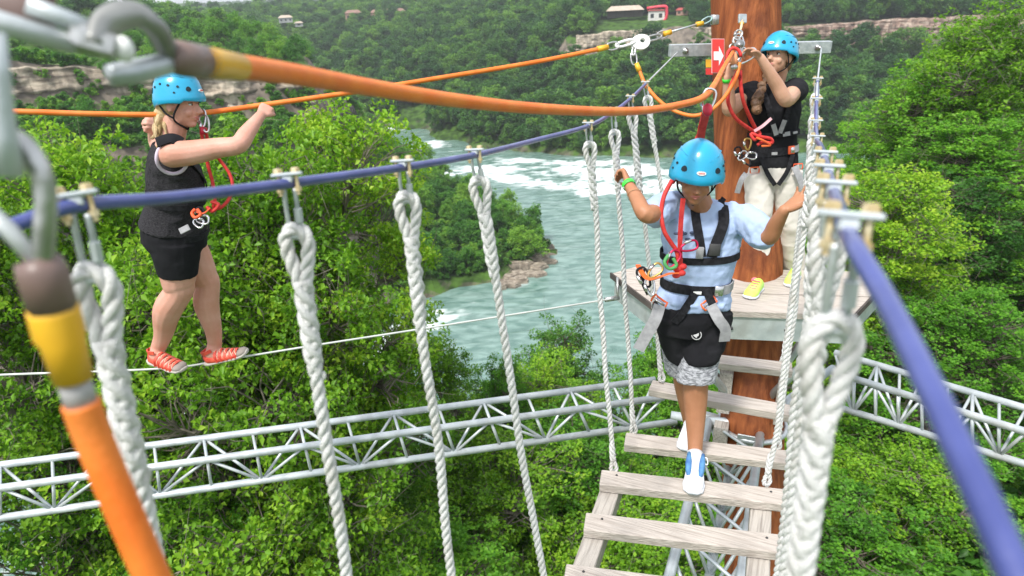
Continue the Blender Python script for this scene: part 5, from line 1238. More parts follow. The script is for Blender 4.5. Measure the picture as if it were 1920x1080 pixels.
for hp, kn, sg in ((hpR, knR, -1), (hpL, knL, 1)):
    b_ = nrm(np.cross(side, nrm(kn-hp)))
    if b_@frt < 0: b_ = -b_
    loft(mb, [(hp+side*sg*.004, side*.094, b_*.110), (shp(hp, kn, .30)+side*sg*.002, side*.092, b_*.106), (shp(hp, kn, .55)+b_*.004+side*sg*.0, side*.088, b_*.098), (shp(hp, kn, .72)+b_*.006-side*sg*.002, side*.078, b_*.094), (shp(hp, kn, .78)+b_*.010-side*sg*.012, side*.058, b_*.086)], 22)
remesh(mb, "black_overshorts", BLKC, boy, .006, 3, .006, 13, 8)
lg = P(1306, 627, 2.8); ln = -nrm(lg-CAM); lt = nrm(np.cross(UP, ln)); lu = np.cross(ln, lt)
kn_ = shp(hpL, knL, .52); lgc = P(1306, 628, 2.865); 
m = MB(); tt = np.linspace(0, 2*math.pi, 25)[:-1]
m.tube([lgc + lt*.020*math.cos(t) + lu*.020*math.sin(t) for t in tt], .0022, 6, closed=True)
m.add([lgc + lt*x*.001 + lu*y*.001 + ln*.0015 for x, y in ((-12, 6), (-8, 12), (-3, 6), (2, 8), (6, 14), (10, 6), (9, -3), (2, -8), (0, -15), (-6, -9), (-13, -4))], [tuple(range(11))])
m.build("round_print", mat("grey_print", (.40, .40, .40), (.45, .45, .45)), boy)
# harness
for q, (a, b) in ((1, (.062, .030)), (-1, (-.055, -.03))):
    strap([TB(a+q*.004, tl_+.03, -.03), TB(a+q*.0, tl_+.028, .035), TB(a-q*.004, tl_-.03, .096), TB(b, tl_-.12, .122), TB(b-q*.01, tl_-.17, .126)], .044 if q == 1 else .036, .004, BLK, "shoulder_strap", boy, up=frt)
m = MB(); q0_ = TB(.028, tl_-.135, .130); m.box(q0_, (.046, .05, .010), [side, upv, frt], .002); m.build("strap_buckle", DARKM, boy)
m = MB(); m.box(TB(-.03, tl_-.15, .130), (.030, .05, .012), [side, upv, frt], .003); m.build("chest_plate", GRYW, boy)
def ring_strap(fn, w_, t_, m_, name, par, n=36, a0=0, a1=360):
    pts = [fn(math.radians(a)) for a in np.linspace(a0, a1, n)]; V = []; F = []; cc = sum(pts)/len(pts)
    for i, p in enumerate(pts):
        tn = nrm(pts[min(i+1, n-1)] - pts[max(i-1, 0)]); ou = nrm(p-cc); ww = nrm(np.cross(tn, ou))
        V += [p+ww*w_/2+ou*t_, p-ww*w_/2+ou*t_, p-ww*w_/2, p+ww*w_/2]
    for i in range(n-1):
        for j in range(4): F.append((i*4+j, i*4+(j+1) % 4, (i+1)*4+(j+1) % 4, (i+1)*4+j))
    mb = MB(); mb.add(V, F); return mb.build(name, m_, par, smooth='auto')
se = lambda t, a, b, k: (math.copysign(abs(math.cos(t))**(2/k), math.cos(t))*a, math.copysign(abs(math.sin(t))**(2/k), math.sin(t))*b)
ring_strap(lambda t: TB(se(t, .163, 0, 2.3)[0], tl_-.19+.012*math.cos(t), se(t, 0, .122, 2.3)[1]), .030, .004, BLK, "chest_band", boy)
ring_strap(lambda t: TB(se(t, .149, 0, 2.3)[0], .095, se(t, 0, .111, 2.3)[1]), .042, .005, BLK, "waist_belt", boy)
m = MB(); m.box(TB(.072, .098, .116), (.036, .046, .010), [side, upv, frt], .003); bk = m.build("belt_buckle", CHROME, boy)
strap([TB(.09, .098, .108), TB(.125, .10, .085), TB(.153, .10, .03)], .040, .005, GRYW, "belt_tail", boy, up=frt)
m = MB(); m.box(TB(-.018, .088, .119), (.036, .013, .004), [side, upv, frt], .001); m.build("belt_label", WHITE, boy, smooth=False)
for q in (1, -1):
    strap([TB(q*.018, .105, .115), TB(q*.045, .05, .125), TB(q*.078, -.012, .130), TB(q*.10, -.05, .122)], .034, .005, BLK, "leg_loop_riser", boy, up=frt)
for (c0, a0_, sg) in ((P(1236, 566, 2.82), nrm(RT*.75-UP*.55), -1), (P(1329, 568, 2.82), nrm(RT*.75+UP*.6), 1)):
    m = MB(); b2 = nrm(np.cross(a0_, FW)); m.tube([c0+a0_*.030*x+b2*.018*y for x, y in ((-1, -1), (-1.1, 0), (-1, 1), (-.6, .8), (.6, .8), (1, 1), (1.1, 0), (1, -1))], .0045, 6, closed=True); bo = m.build("leg_buckle", ORL, boy)
    m = MB(); m.cyl(c0-a0_*.026-b2*.0, c0+a0_*.026, .006, 8); m.build("buckle_bar", CHROME, bo)
strap([P(1237, 572, 2.815), P(1228, 600, 2.81), P(1210, 632, 2.83), P(1197, 656, 2.85)], .050, .004, GRYW, "hanging_webbing", boy, up=-FW)
strap([P(1333, 572, 2.81), P(1347, 598, 2.80), P(1360, 618, 2.82), P(1358, 640, 2.85)], .046, .004, GRYW, "hanging_webbing", boy, up=-FW)
m = MB(); pc0 = TB(-.105, tl_-.075, .106); rg5 = np.random.default_rng(3)
for i in range(7):
    c_ = pc0 + side*rg5.normal()*.012 + upv*rg5.normal()*.010; m.ell(c_, (.009+.004*rg5.uniform(), .0035, .007), np.array([side, frt, upv]), 8, 6)
m.build("shirt_print", mat("navy_print", (.05, .07, .13), (.09, .11, .18), rough=.9), boy)
# lanyards
kc = P(1273, 503, 2.70)
m = MB(); knuckle_cord(m, [P(1260, 338, 2.62), P(1245, 368, 2.62), P(1240, 400, 2.63), P(1245, 432, 2.64), P(1258, 455, 2.66), P(1268, 470, 2.67), P(1272, 492, 2.68), P(1270, 515, 2.70)], .0088); m.build("red_lanyard", REDL, boy)
strap([P(1281, 372, 2.64), P(1278, 400, 2.645), P(1276, 430, 2.65), P(1275, 465, 2.66), P(1276, 500, 2.69)], .020, .006, REDL, "red_lanyard", boy, up=nrm(-FW+RT*.5))
m = MB(); knuckle_cord(m, [P(1262, 342, 2.66), P(1285, 300, 2.80), P(1305, 262, 2.85), P(1316, 238, 2.80)], .008); m.build("red_lanyard", REDL, boy)
strap([P(1313, 262, 2.82), P(1316, 242, 2.76), P(1321, 222, 2.70), P(1324, 208, 2.66)], .034, .008, REDL, "red_sling", boy, up=-FW)
carab(P(1328, 190, 2.60), nrm(P(1332, 168, 2.6)-P(1322, 212, 2.62)), .095, .046, CHROME, boy, "carabiner", .005)
m = MB(); m.ell(P(1327, 206, 2.60), (.020, .014, .026), np.array([RT, FW, UP])); m.build("lanyard_end", mat("crimson", (.45, .01, .03), (.5, .02, .05), rough=.4), boy)
carab(P(1262, 486, 2.66), nrm(RT*.6+UP), .075, .040, mat("crimson_metal", (.5, .01, .06), (.55, .02, .08), rough=.3, metal=.6), boy, "carabiner", .005)
carab(P(1292, 462, 2.66), nrm(RT+UP*.35), .07, .036, MATS["crimson_metal"], boy, "carabiner", .0045)
m = MB(); knuckle_cord(m, [P(1253, 478, 2.66), P(1246, 492, 2.65), P(1255, 504, 2.65), P(1268, 498, 2.65), P(1262, 484, 2.65)], .007); m.build("green_sling", mat("green_sling", (.06, .30, .08), (.10, .38, .12), rough=.6), boy)
m = MB()
for q_ in ((1270, 505), (1278, 512), (1268, 516), (1280, 500)): m.ell(P(q_[0], q_[1], 2.68), (.017, .014, .013))
m.build("red_knot", REDL, boy)
strap([P(1270, 512, 2.67), P(1255, 513, 2.65), P(1238, 519, 2.65), P(1218, 524, 2.68), P(1205, 513, 2.72), P(1196, 497, 2.76)], .020, .007, ORL, "orange_sling", boy, up=UP)
carab(P(1228, 508, 2.70), nrm(RT*.8+UP*.8), .07, .038, mat("gold_metal", (.65, .42, .12), (.7, .5, .2), rough=.3, metal=.8), boy, "carabiner", .0045)
carab(P(1208, 520, 2.73), nrm(UP-RT*.5), .085, .04, BLK, boy, "carabiner", .005); carab(P(1219, 538, 2.73), nrm(UP-RT*.2), .07, .035, CHROME, boy, "carabiner", .005)
strap([P(1205, 505, 2.75), P(1206, 530, 2.74), P(1216, 552, 2.74)], .018, .006, BLK, "gear_loop", boy, up=-FW)
m = MB(); tt = np.linspace(0, 2*math.pi, 19)[:-1]; fd = nrm(wrR-elR); f1 = nrm(np.cross(fd, FW)); f2 = np.cross(fd, f1)
wb = shp(wrR, elR, .10); 
def band(c, dr, r_, h_, name, m_, par):
    f1 = nrm(np.cross(dr, FW)); f2 = np.cross(dr, f1); V = []; F = []; n_ = 20
    for z_, rr_ in ((-h_/2, r_*.97), (-h_/2, r_), (h_/2, r_), (h_/2, r_*.97)):
        for t in range(n_): V.append(c + dr*z_ + f1*rr_*math.cos(t*2*math.pi/n_) + f2*rr_*math.sin(t*2*math.pi/n_))
    for i in range(3):
        for t in range(n_): F.append((i*n_+t, i*n_+(t+1) % n_, (i+1)*n_+(t+1) % n_, (i+1)*n_+t))
    mb = MB(); mb.add(V, F); return mb.build(name, m_, par)
GRN = mat("green_wristband", (.05, .75, .05), (.08, .8, .08), rough=.4)
band(shp(wrR, elR, .03), fd, .0270, .019, "wristband", GRN, boy); band(shp(wrR, elR, .38), nrm(fd+RT*.2), .0315, .003, "bracelet", mat("thin_cord", (.45, .25, .12), (.4, .2, .1)), boy)
# shoes
def shoe(par, ank, toe_px, heel, toe, mt, mt2=None, kind='sneaker', wd_=.040):
    """heel and toe are ground points"""
    heel = np.array(heel); toe = np.array(toe); d = nrm(toe-heel); L = np.linalg.norm(toe-heel); upn = nrm(np.cross(np.cross(d, A(0, 0, 1)), d)); s = np.cross(d, upn)
    if upn[2] < 0: upn = -upn
    r = empty("shoe", heel); r.parent = par; r.location = tuple(heel - worg(par))
    mb = MB(); q = lambda t, h: heel + d*L*t + upn*h
    loft(mb, [(q(.01, .030), s*wd_*.6, upn*.024), (q(.10, .036), s*wd_*.85, upn*.034), (q(.30, .040), s*wd_*.90, upn*.040), (q(.50, .034), s*wd_*.98, upn*.034), (q(.70, .026), s*wd_*1.1, upn*.026), (q(.88, .022), s*wd_*1.0, upn*.020), (q(.98, .018), s*wd_*.6, upn*.012)], 18, 2.4)
    if kind == 'sneaker': limb(mb, [q(.20, .05), np.array(ank)], [.036, .036], m=8)
    remesh(mb, "upper", mt, r, .005, 3)
    mb = MB(); loft(mb, [(q(-.01, .010), s*wd_*.6, upn*.011), (q(.08, .010), s*wd_*.95, upn*.011), (q(.45, .010), s*wd_*.95, upn*.011), (q(.72, .010), s*wd_*1.2, upn*.011), (q(.92, .012), s*wd_*1.05, upn*.011), (q(1.01, .016), s*wd_*.55, upn*.009)], 18, 3); mb.build("sole", SHOEW if kind == 'sneaker' else SOLE, r)
    return r, q, s, upn, d
hl_, to_ = G(1304, 868, ZB+.0), G(1299, 930, ZB+.0)
r, q, s, un, d = shoe(boy, anL, None, hl_, to_, SHOEW)
for sg in (1, -1):
    mb = MB(); loft(mb, [(q(.22, .072)+s*sg*.030, s*.010, un*.026), (q(.40, .066)+s*sg*.029, s*.014, un*.026), (q(.56, .056)+s*sg*.027, s*.013, un*.018), (q(.68, .048)+s*sg*.025, s*.008, un*.010)], 12); mb.build("side_panel", SHOEB, r)
for i in range(5):
    t = .30 + i*.085; m = MB(); m.tube([q(t, .074-i*.006)-s*.022, q(t+.03, .080-i*.0065), q(t+.01, .074-i*.006)+s*.022], .0028, 6); m.build("lace", WHITE, r)
m = MB(); limb(m, [q(.22, .062), anL - A(0, 0, .022)], [.036, .0355], m=8); m.build("sock", WHITE, r)
m = MB(); m.tube(smooth_path([q(.3, .08)-s*.02, q(.28, .085)-s*.045, q(.4, .07)-s*.05, q(.36, .078)-s*.022], 20), .0028, 6); m.build("lace_bow", WHITE, r)
hl_, to_ = G(1296, 806, 57.96), G(1284, 848, 57.96)
r, q, s, un, d = shoe(boy, anR, None, hl_, to_, SHOEW)

# ------------------------------------------------------------------ the woman on the deck
wa = empty("person", G(1430, 545, ZP), "person in black T-shirt and beige trousers standing on the deck at the post", "person", "people on the course")
sR, sL = P(1405, 172, 4.30), P(1497, 166, 4.26); hC = P(1448, 306, 4.42)
side = nrm(sL-sR); mid_ = (sR+sL)/2; upv = nrm(mid_-hC); frt = nrm(np.cross(upv, side)); frt = frt if frt@FW < 0 else -frt; side = nrm(np.cross(frt, upv)); side = side if side@RT > 0 else -side
TB = lambda a, b, c: hC + side*a + upv*b + frt*c
tl_ = (mid_-hC)@upv
hf = nrm(-FW*.66 - RT*.74 - UP*.02); hu = nrm(UP - FW*.22 + RT*.06); hcen = P(1461, 104, 4.16)
mb = MB(); W_, ax_, k_ = head_shape(mb, hcen, hf, hu, .100)
limb(mb, [TB(.0, tl_-.01, -.01), hcen - upv*.07 - hf*.02], [.056, .050], m=10)
loft(mb, [(TB(0, -.02, 0), side*.14, frt*.09), (TB(0, .12, 0), side*.12, frt*.085), (TB(0, tl_-.12, 0), side*.145, frt*.09), (TB(0, tl_-.01, 0), side*.14, frt*.06)], 20)
elL, wrL = P(1473, 187, 4.00), P(1426, 108, 3.88); elR, wrR = P(1368, 206, 4.12), P(1364, 146, 4.0)
limb(mb, [sL, shp(sL, elL, .5), elL, shp(elL, wrL, .35), shp(elL, wrL, .75), wrL], [.056, .052, .043, .041, .031, .025])
limb(mb, [sR, shp(sR, elR, .5), elR, shp(elR, wrR, .35), shp(elR, wrR, .75), wrR], [.056, .052, .043, .041, .031, .025])
hand(mb, wrL, nrm(-RT*.80+UP*.50), nrm(-UP*.75-RT*.55-FW*.1), .88, curl=(.50, .62, .72, .85), side=1, thumb=(.9, .3), spread=.14)
hand(mb, wrR, nrm(RT*.25+UP*.95), nrm(RT*.6-FW*.6), .88, curl=(.9, .95, 1, 1), side=1, thumb=(.7, .5), spread=.06)
hpR, hpL = TB(-.088, -.06, 0), TB(.088, -.06, 0)
knR, anR = P(1420, 432, 4.52), P(1421, 538, 4.70); knL, anL = P(1480, 424, 4.55), P(1490, 514, 4.82)
for hp, kn, an in ((hpR, knR, anR), (hpL, knL, anL)): limb(mb, [hp, shp(hp, kn, .5), kn, shp(kn, an, .35), an], [.09, .08, .058, .055, .036])
remesh(mb, "body", SK_A, wa, .0055, 3)
face_parts(W_, ax_, k_, wa, .85)
m = MB(); m.ell(W_(0, -.026, .004), (.079*k_, .090*k_, .092*k_), ax_, 24, 16); m.ell(W_(0, -.055, -.05), (.060*k_, .045*k_, .055*k_), ax_, 16, 10); m.build("hair", BRUN, wa)
m = MB(); rg = np.random.default_rng(4); bp = smooth_path([W_(.02, -.05, -.09), P(1442, 140, 4.14), P(1430, 160, 4.12), P(1424, 180, 4.12), P(1417, 205, 4.12)], 11)
for i, q_ in enumerate(bp): rr_ = .020+.012*(i/10)+.004*rg.normal(); m.ell(q_+RT*(.006*(-1)**i), (rr_, rr_*.8, rr_*.95), np.array([RT, FW, UP]), 10, 8)
for i in range(16):
    q_ = bp[-3]+rg.normal(size=3)*.016; m.ell(q_, (.012, .010, .018), np.array([RT, FW, UP]), 8, 6)
remesh(m, "braid", BRUN, wa, .0045, 1, .004, 60, 3)
S_, shell = helmet(W_(0, -.002, .030), hf+hu*.10, hu-hf*.10, wa, .96)
for q in (1, -1):
    m = MB(); a1 = S_(55*q, -8, -.01); a2 = S_(125*q, -8, -.01); j = W_(q*.074, .012, -.07); ch = W_(0, .040, -.125); m.tube(smooth_path([a1, j, ch], 14), .0038, 6); m.tube(smooth_path([a2, j], 8), .0038, 6); m.build("chin_strap", BLK, wa)
mb = MB(); secs = []
for b_, w_, d_, c_ in ((-.02, .158, .112, .0), (.03, .156, .112, 0), (.10, .148, .105, 0), (.18, .146, .104, .0), (.26, .155, .112, .006), (.34, .166, .120, .010), (tl_-.09, .168, .108, 0), (tl_-.02, .162, .088, -.006), (tl_+.022, .115, .068, -.008), (tl_+.045, .062, .052, -.01)):
    secs.append((TB(0, b_, c_), side*w_, frt*d_))
loft(mb, secs, 28, 2.3)
for q in (1, -1): mb.ell(TB(q*.065, tl_-.14, .075), (.058, .050, .055))
limb(mb, [sR+side*.02, shp(sR, elR, .18), shp(sR, elR, .40)], [.068, .069, .066], 16, m=12)
limb(mb, [sL-side*.02, shp(sL, elL, .18), shp(sL, elL, .40)], [.068, .070, .068], 16, m=12)
remesh(mb, "t_shirt", BLKC, wa, .007, 4, .007, 12, 13)
mb = MB()
loft(mb, [(TB(0, -.12, -.004), side*.168, frt*.118), (TB(0, -.05, -.004), side*.170, frt*.118), (TB(0, .0, 0), side*.155, frt*.108), (TB(0, .02, 0), side*.145, frt*.10)], 26)
for hp, kn, an in ((hpR, knR, anR), (hpL, knL, anL)):
    def sec(p, a, b): return (p, side*a, nrm(np.cross(side, nrm(kn-hp)))*b)
    loft(mb, [sec(hp, .100, .108), sec(shp(hp, kn, .5), .092, .098), sec(kn, .084, .086), sec(shp(kn, an, .5), .080, .082), sec(shp(kn, an, .86), .076, .080), sec(shp(kn, an, .98), .070, .076)], 22)
remesh(mb, "trousers", BEIGE, wa, .007, 4, .008, 8, 23)
strapA = lambda pts, w_, m_, nm: strap(pts, w_, .004, m_, nm, wa, up=frt)
for q in (1, -1):
    strapA([TB(q*.085, tl_+.035, -.02), TB(q*.082, tl_+.0, .075), TB(q*.062, tl_-.10, .142), TB(q*.035, tl_-.20, .142), TB(q*.02, tl_-.27, .126)], .036, BLK, "shoulder_strap")
strapA([TB(-.035, tl_-.20, .148), TB(-.01, tl_-.27, .132)], .028, GRYW, "strap_adjuster"); strapA([TB(.035, tl_-.18, .148), TB(.01, tl_-.26, .132)], .028, GRYW, "strap_adjuster")
ring_strap(lambda t: TB(se(t, .160, 0, 2.3)[0], tl_-.27, se(t, 0, .119, 2.3)[1]), .030, .004, BLK, "chest_band", wa)
strapA([TB(.03, tl_-.272, .128), TB(.075, tl_-.268, .122)], .026, GRYW, "band_adjuster"); strapA([TB(.095, tl_-.268, .116), TB(.125, tl_-.266, .100)], .014, GRYW, "band_label")
ring_strap(lambda t: TB(se(t, .155, 0, 2.3)[0], .085+.01*math.cos(t), se(t, 0, .112, 2.3)[1]), .048, .006, BLK, "waist_belt", wa)
m = MB(); m.box(TB(.088, .092, .114), (.040, .052, .010), [side, upv, frt], .003); bk = m.build("belt_buckle", ORL, wa); m = MB(); m.box(TB(.094, .092, .120), (.022, .036, .010), [side, upv, frt], .003); m.build("buckle_bar", CHROME, bk)
strapA([TB(.10, .094, .112), TB(.135, .096, .088), TB(.156, .098, .03)], .042, GRYW, "belt_tail"); strapA([TB(-.035, .08, .122), TB(.0, .078, .124)], .018, GRYW, "belt_label")
for q in (1, -1):
    strap([TB(q*.100, .065, .11), TB(q*.062, -.04, .130), TB(q*.010, -.125, .125)], .028, .005, BLK, "leg_loop", wa, up=frt)
    m = MB(); c0 = TB(q*.135, -.02, .105); m.tube([c0+side*.026*x+upv*.018*y for x, y in ((-1, -1), (-1.1, 0), (-1, 1), (1, 1), (1.1, 0), (1, -1))], .0045, 6, closed=True); m.build("leg_buckle", ORL, wa)
strap([P(1489, 312, 4.28), P(1498, 330, 4.28), P(1506, 352, 4.30)], .042, .004, GRYW, "hanging_webbing", wa, up=-FW)
strap([P(1399, 325, 4.28), P(1390, 338, 4.28), P(1382, 362, 4.32)], .034, .004, GRYW, "hanging_webbing", wa, up=-FW)
# lanyards and knot
pc_ = P(1382, 125, 3.90)
m = MB(); knuckle_cord(m, [P(1381, 138, 3.9), P(1370, 160, 3.92), P(1365, 190, 3.95), P(1378, 220, 4.0), P(1400, 238, 4.08), P(1416, 247, 4.15)], .0115); m.build("red_lanyard", REDL, wa)
m = MB(); knuckle_cord(m, [P(1388, 132, 3.9), P(1389, 160, 3.92), P(1394, 190, 3.96), P(1406, 220, 4.05), P(1418, 244, 4.15)], .0115); m.build("red_lanyard", REDL, wa)
m = MB(); rg = np.random.default_rng(8)
knuckle_cord(m, [P(1412, 240, 4.14), P(1425, 250, 4.13), P(1415, 262, 4.12), P(1408, 250, 4.12), P(1425, 256, 4.11), P(1445, 260, 4.13), P(1447, 268, 4.14), P(1430, 266, 4.13), P(1420, 272, 4.13)], .010); m.build("red_knot", REDL, wa)
m = MB(); knuckle_cord(m, [P(1418, 258, 4.1), P(1432, 264, 4.1), P(1444, 272, 4.12), P(1428, 274, 4.12)], .007); m.build("orange_sling", ORL, wa)
strap([P(1414, 246, 4.11), P(1430, 236, 4.10), P(1446, 222, 4.13)], .018, .006, mat("pink_webbing", (.75, .45, .48), (.65, .3, .35), rough=.7), "pink_webbing", wa, up=-FW)
for (x, y, ax__, mm_) in ((1402, 270, UP, MATS["gold_metal"]), (1392, 292, nrm(UP+RT), CHROME), (1400, 300, nrm(UP-RT*.6), BLK), (1385, 286, nrm(UP-RT*.3), BLK), (1408, 292, nrm(RT), CHROME)): carab(P(x, y, 4.22), ax__, .07, .040, mm_, wa, "carabiner", .0055)
fd = nrm(wrR-elR); band(shp(wrR, elR, .05), fd, .031, .022, "wristband", GRN, wa)
r, q, s, un, d = shoe(wa, anR, None, G(1424, 540, ZP), G(1402, 562, ZP), NEON, wd_=.042)
for i in range(4): t = .35+i*.1; m = MB(); m.tube([q(t, .078-i*.008)-s*.022, q(t+.03, .082-i*.009), q(t, .078-i*.008)+s*.022], .004, 6); m.build("lace", PINK, r)
m = MB(); m.ell(q(.12, .06)+s*.03, (.022, .018, .020)); m.build("heel_tab", PINK, r)
r, q, s, un, d = shoe(wa, anL, None, G(1492, 518, ZP), G(1480, 540, ZP), NEON, wd_=.042)

# pulley cluster hanging on the post
pu_ = empty("pulley_cluster", P(1385, 95, 3.95), "tangle of silver pulleys and carabiners hanging on the post in front of the woman's hands", "pulleys")
q_ = P(1392, 35, 4.18); m = MB(); m.box(q_, (.055, .02, .055), [sx_, sn, sy_], .004); m.build("anchor_plate", GALV, pu_, smooth=False)
m = MB(); m.tube([P(1392, 38, 4.13), P(1390, 50, 4.08), P(1386, 64, 4.0)], [.006, .008, .006], 8); m.build("short_cord", mat("tan_cord", (.65, .48, .28), (.7, .55, .35), rough=.8), pu_)
m = MB(); m.ell(P(1391, 44, 4.12), (.014, .014, .012)); m.build("knot", YELLOW, pu_)
rg = np.random.default_rng(12)
for i in range(9):
    x = 1384 + rg.normal()*4; y = 66 + i*6.5; carab(P(x, y, 3.95+rg.normal()*.02), nrm(UP+RT*rg.normal()*.6), .062, .036, (STEEL, CHROME)[i % 2], pu_, "carabiner", .0055, STEEL)
for x, y in ((1386, 84), (1388, 100)):
    m = MB(); c0 = P(x, y, 3.93); m.tube([c0-FW*.014, c0-FW*.005, c0+FW*.005, c0+FW*.014], [.026, .02, .02, .026], 18); m.build("pulley_wheel", STEEL, pu_)
carab(P(1400, 106, 3.88), nrm(RT*.8+UP*.6), .13, .05, CHROME, pu_, "open_carabiner", .006)
m = MB(); tt = np.linspace(.1, math.pi*1.15, 20); m.tube([P(1376+12*math.cos(t)*1.1, 108-18*math.sin(t), 3.86) for t in tt], .0095, 10); m.build("red_loop", REDL, pu_)
m = MB(); m.tube([P(1374, 100, 3.86), P(1376, 112, 3.86), P(1378, 122, 3.87)], [.018, .024, .018], 12); m.build("orange_block", mat("peach_plastic", (.80, .35, .16), (.75, .3, .15), rough=.5), pu_)
m = MB(); m.ell(P(1377, 126, 3.86), (.022, .016, .018)); m.build("steel_block", STEEL, pu_)
m = MB(); m.tube([P(1383, 132, 3.88), P(1386, 146, 3.9)], [.018, .014], 10); m.build("lanyard_end", MATS["crimson"], pu_)

# ------------------------------------------------------------------ the woman on the cable
wb_ = empty("person", P(365, 683, 3.83), "person in dark grey tank top and coral sandals balancing on the thin cable", "person", "people on the course")
sR, sL = P(322, 290, 3.10), P(316, 284, 3.42); hC = P(326, 425, 3.44); nkb = P(326, 262, 3.24)
side = nrm(sL-sR); mid_ = (sR+sL)/2; upv = nrm(mid_-hC); frt = nrm(np.cross(side, upv)); frt = frt if frt@RT > 0 else -frt; side = nrm(np.cross(upv, frt)); side = side if side@FW > 0 else -side
TB = lambda a, b, c: hC + side*a + upv*b + frt*c
tl_ = (mid_-hC)@upv
hf = nrm(RT*.97 - FW*.05 - UP*.10); hu = nrm(UP + RT*.06 - FW*.30); hcen = P(336, 190, 3.17)
mb = MB(); W_, ax_, k_ = head_shape(mb, hcen, hf, hu, .100)
limb(mb, [TB(0, tl_-.01, -.01), hcen - hu*.075 - hf*.022], [.066, .058], m=10)
elR, wrR = P(446, 272, 3.14), P(489, 216, 3.30); elL, wrL = P(296, 268, 3.66), P(288, 236, 3.45)
loft(mb, [(TB(0, .0, 0), side*.13, frt*.11), (TB(0, tl_-.10, 0), side*.13, frt*.10), (TB(0, tl_, 0), side*.14, frt*.075)], 20)
limb(mb, [sR, shp(sR, elR, .3)+A(0, 0, -.004), shp(sR, elR, .7), elR, shp(elR, wrR, .35), shp(elR, wrR, .75), wrR], [.062, .059, .047, .043, .041, .030, .025])
limb(mb, [sL, shp(sL, elL, .5), elL, shp(elL, wrL, .4), wrL], [.062, .056, .046, .042, .028])
hd = P(506, 197, 3.36)
hand(mb, wrR, hd-wrR+UP*.01, nrm(FW*.7+UP*.1-RT*.1), .88, curl=(1.0, 1.05, 1.1, 1.15), side=-1, thumb=(.5, .7), spread=.04)
hand(mb, wrL, P(285, 216, 3.20)-wrL, nrm(-RT*.3-FW*.6), .88, curl=(1.1, 1.1, 1.15, 1.2), side=1, thumb=(.6, .6), spread=.04)
hpR, hpL = TB(-.072, -.04, .0), TB(.072, -.04, .02)
knR, anR = P(336, 545, 3.52), P(297, 652, 3.72); knL, anL = P(389, 532, 3.68), P(403, 645, 3.84)
limb(mb, [hpR, shp(hpR, knR, .5), shp(hpR, knR, .85), knR, shp(knR, anR, .32)-frt*.022, shp(knR, anR, .75), anR], [.095, .096, .082, .070, .076, .048, .040], m=34)
limb(mb, [hpL, shp(hpL, knL, .5), shp(hpL, knL, .85), knL, shp(knL, anL, .32)-frt*.018, shp(knL, anL, .75), anL], [.095, .094, .074, .064, .070, .046, .039], m=34)
def foot(mb, heel, toe, ank, w_=.040):
    d = nrm(toe-heel); L = np.linalg.norm(toe-heel); up = nrm(np.cross(np.cross(d, A(0, 0, 1)), d)); s = np.cross(d, up); q = lambda t, h: heel + d*L*t + up*h
    loft(mb, [(q(.03, .030), s*w_*.6, up*.022), (q(.12, .034), s*w_*.8, up*.032), (q(.35, .038), s*w_*.85, up*.036), (q(.6, .028), s*w_*1.0, up*.026), (q(.82, .022), s*w_*1.05, up*.018), (q(.96, .018), s*w_*.7, up*.011)], 16, 2.4)
    limb(mb, [q(.2, .05), ank], [.036, .040], m=8)
hRh, hRt = P(283, 676, 3.74), P(343, 696, 3.68); hLh, hLt = P(389, 682, 3.86), P(462, 664, 3.84)
foot(mb, hRh, hRt, anR); foot(mb, hLh, hLt, anL)
remesh(mb, "body", SK_L, wb_, .0058, 4)
face_parts(W_, ax_, k_, wb_, .8, mat("fair_eyebrow", (.25, .15, .08), (.3, .2, .1), rough=.9))
m = MB(); m.ell(W_(0, -.030, .006), (.081*k_, .090*k_, .094*k_), ax_, 24, 16); m.ell(W_(0, -.065, -.055), (.058*k_, .040*k_, .052*k_), ax_, 16, 10); m.build("hair", BLOND, wb_)
m = MB(); hcol = P(302, 214, 3.17)
for i in range(26):
    a = rg.normal(size=3)*.010; e = rg.normal(size=3)*.018
    m.tube(smooth_path([W_(0, -.085, -.045)+a, P(303, 222, 3.17)+a*1.6, P(301, 240, 3.18)+e, P(300+rg.normal()*6, 262+rg.normal()*4, 3.19)+e], 12), [.010, .014, .011, .002], 6)
m.build("ponytail", BLOND, wb_)
S_, shell = helmet(W_(0, -.002, .032), hf+hu*.14, hu-hf*.14, wb_, .90, hk=1.16)
for q in (1, -1):
    m = MB(); a1 = S_(55*q, -8, -.01); a2 = S_(135*q, -8, -.01); j = W_(q*.076, .012, -.075); ch = W_(0, .036, -.128); m.tube(smooth_path([a1, j, ch], 14), .0045, 6); m.tube(smooth_path([a2, W_(q*.078, -.03, -.05), j], 10), .0045, 6); m.build("chin_strap", BLK, wb_)
mb = MB(); secs = []
for b_, w_, d_, c_ in ((.012, .172, .158, -.002), (.03, .170, .154, .0), (.07, .160, .142, .004), (.12, .150, .128, .008), (.18, .148, .124, .012), (.25, .152, .130, .018), (.32, .150, .122, .014), (tl_-.045, .148, .104, .0), (tl_+.0, .130, .076, -.01), (tl_+.035, .095, .062, -.012)):
    secs.append((TB(0, b_, c_), side*w_, frt*d_))
loft(mb, secs, 28, 2.2)
for q in (1, -1): mb.ell(TB(q*.07, tl_-.15, .085), (.060, .058, .060))
remesh(mb, "tank_top", DGRY, wb_, .006, 3, .007, 13, 33)
m = MB(); tt = np.linspace(0, 2*math.pi, 25)[:-1]; c0 = sR - side*.0 + upv*-.005
m.tube([c0 - side*.018 + frt*.064*math.cos(t) + upv*(.076*math.sin(t)-.014) + side*.022*abs(math.sin(t)) for t in tt], .0085, 8, closed=True); m.build("under_strap", LILAC, wb_)
mb = MB()
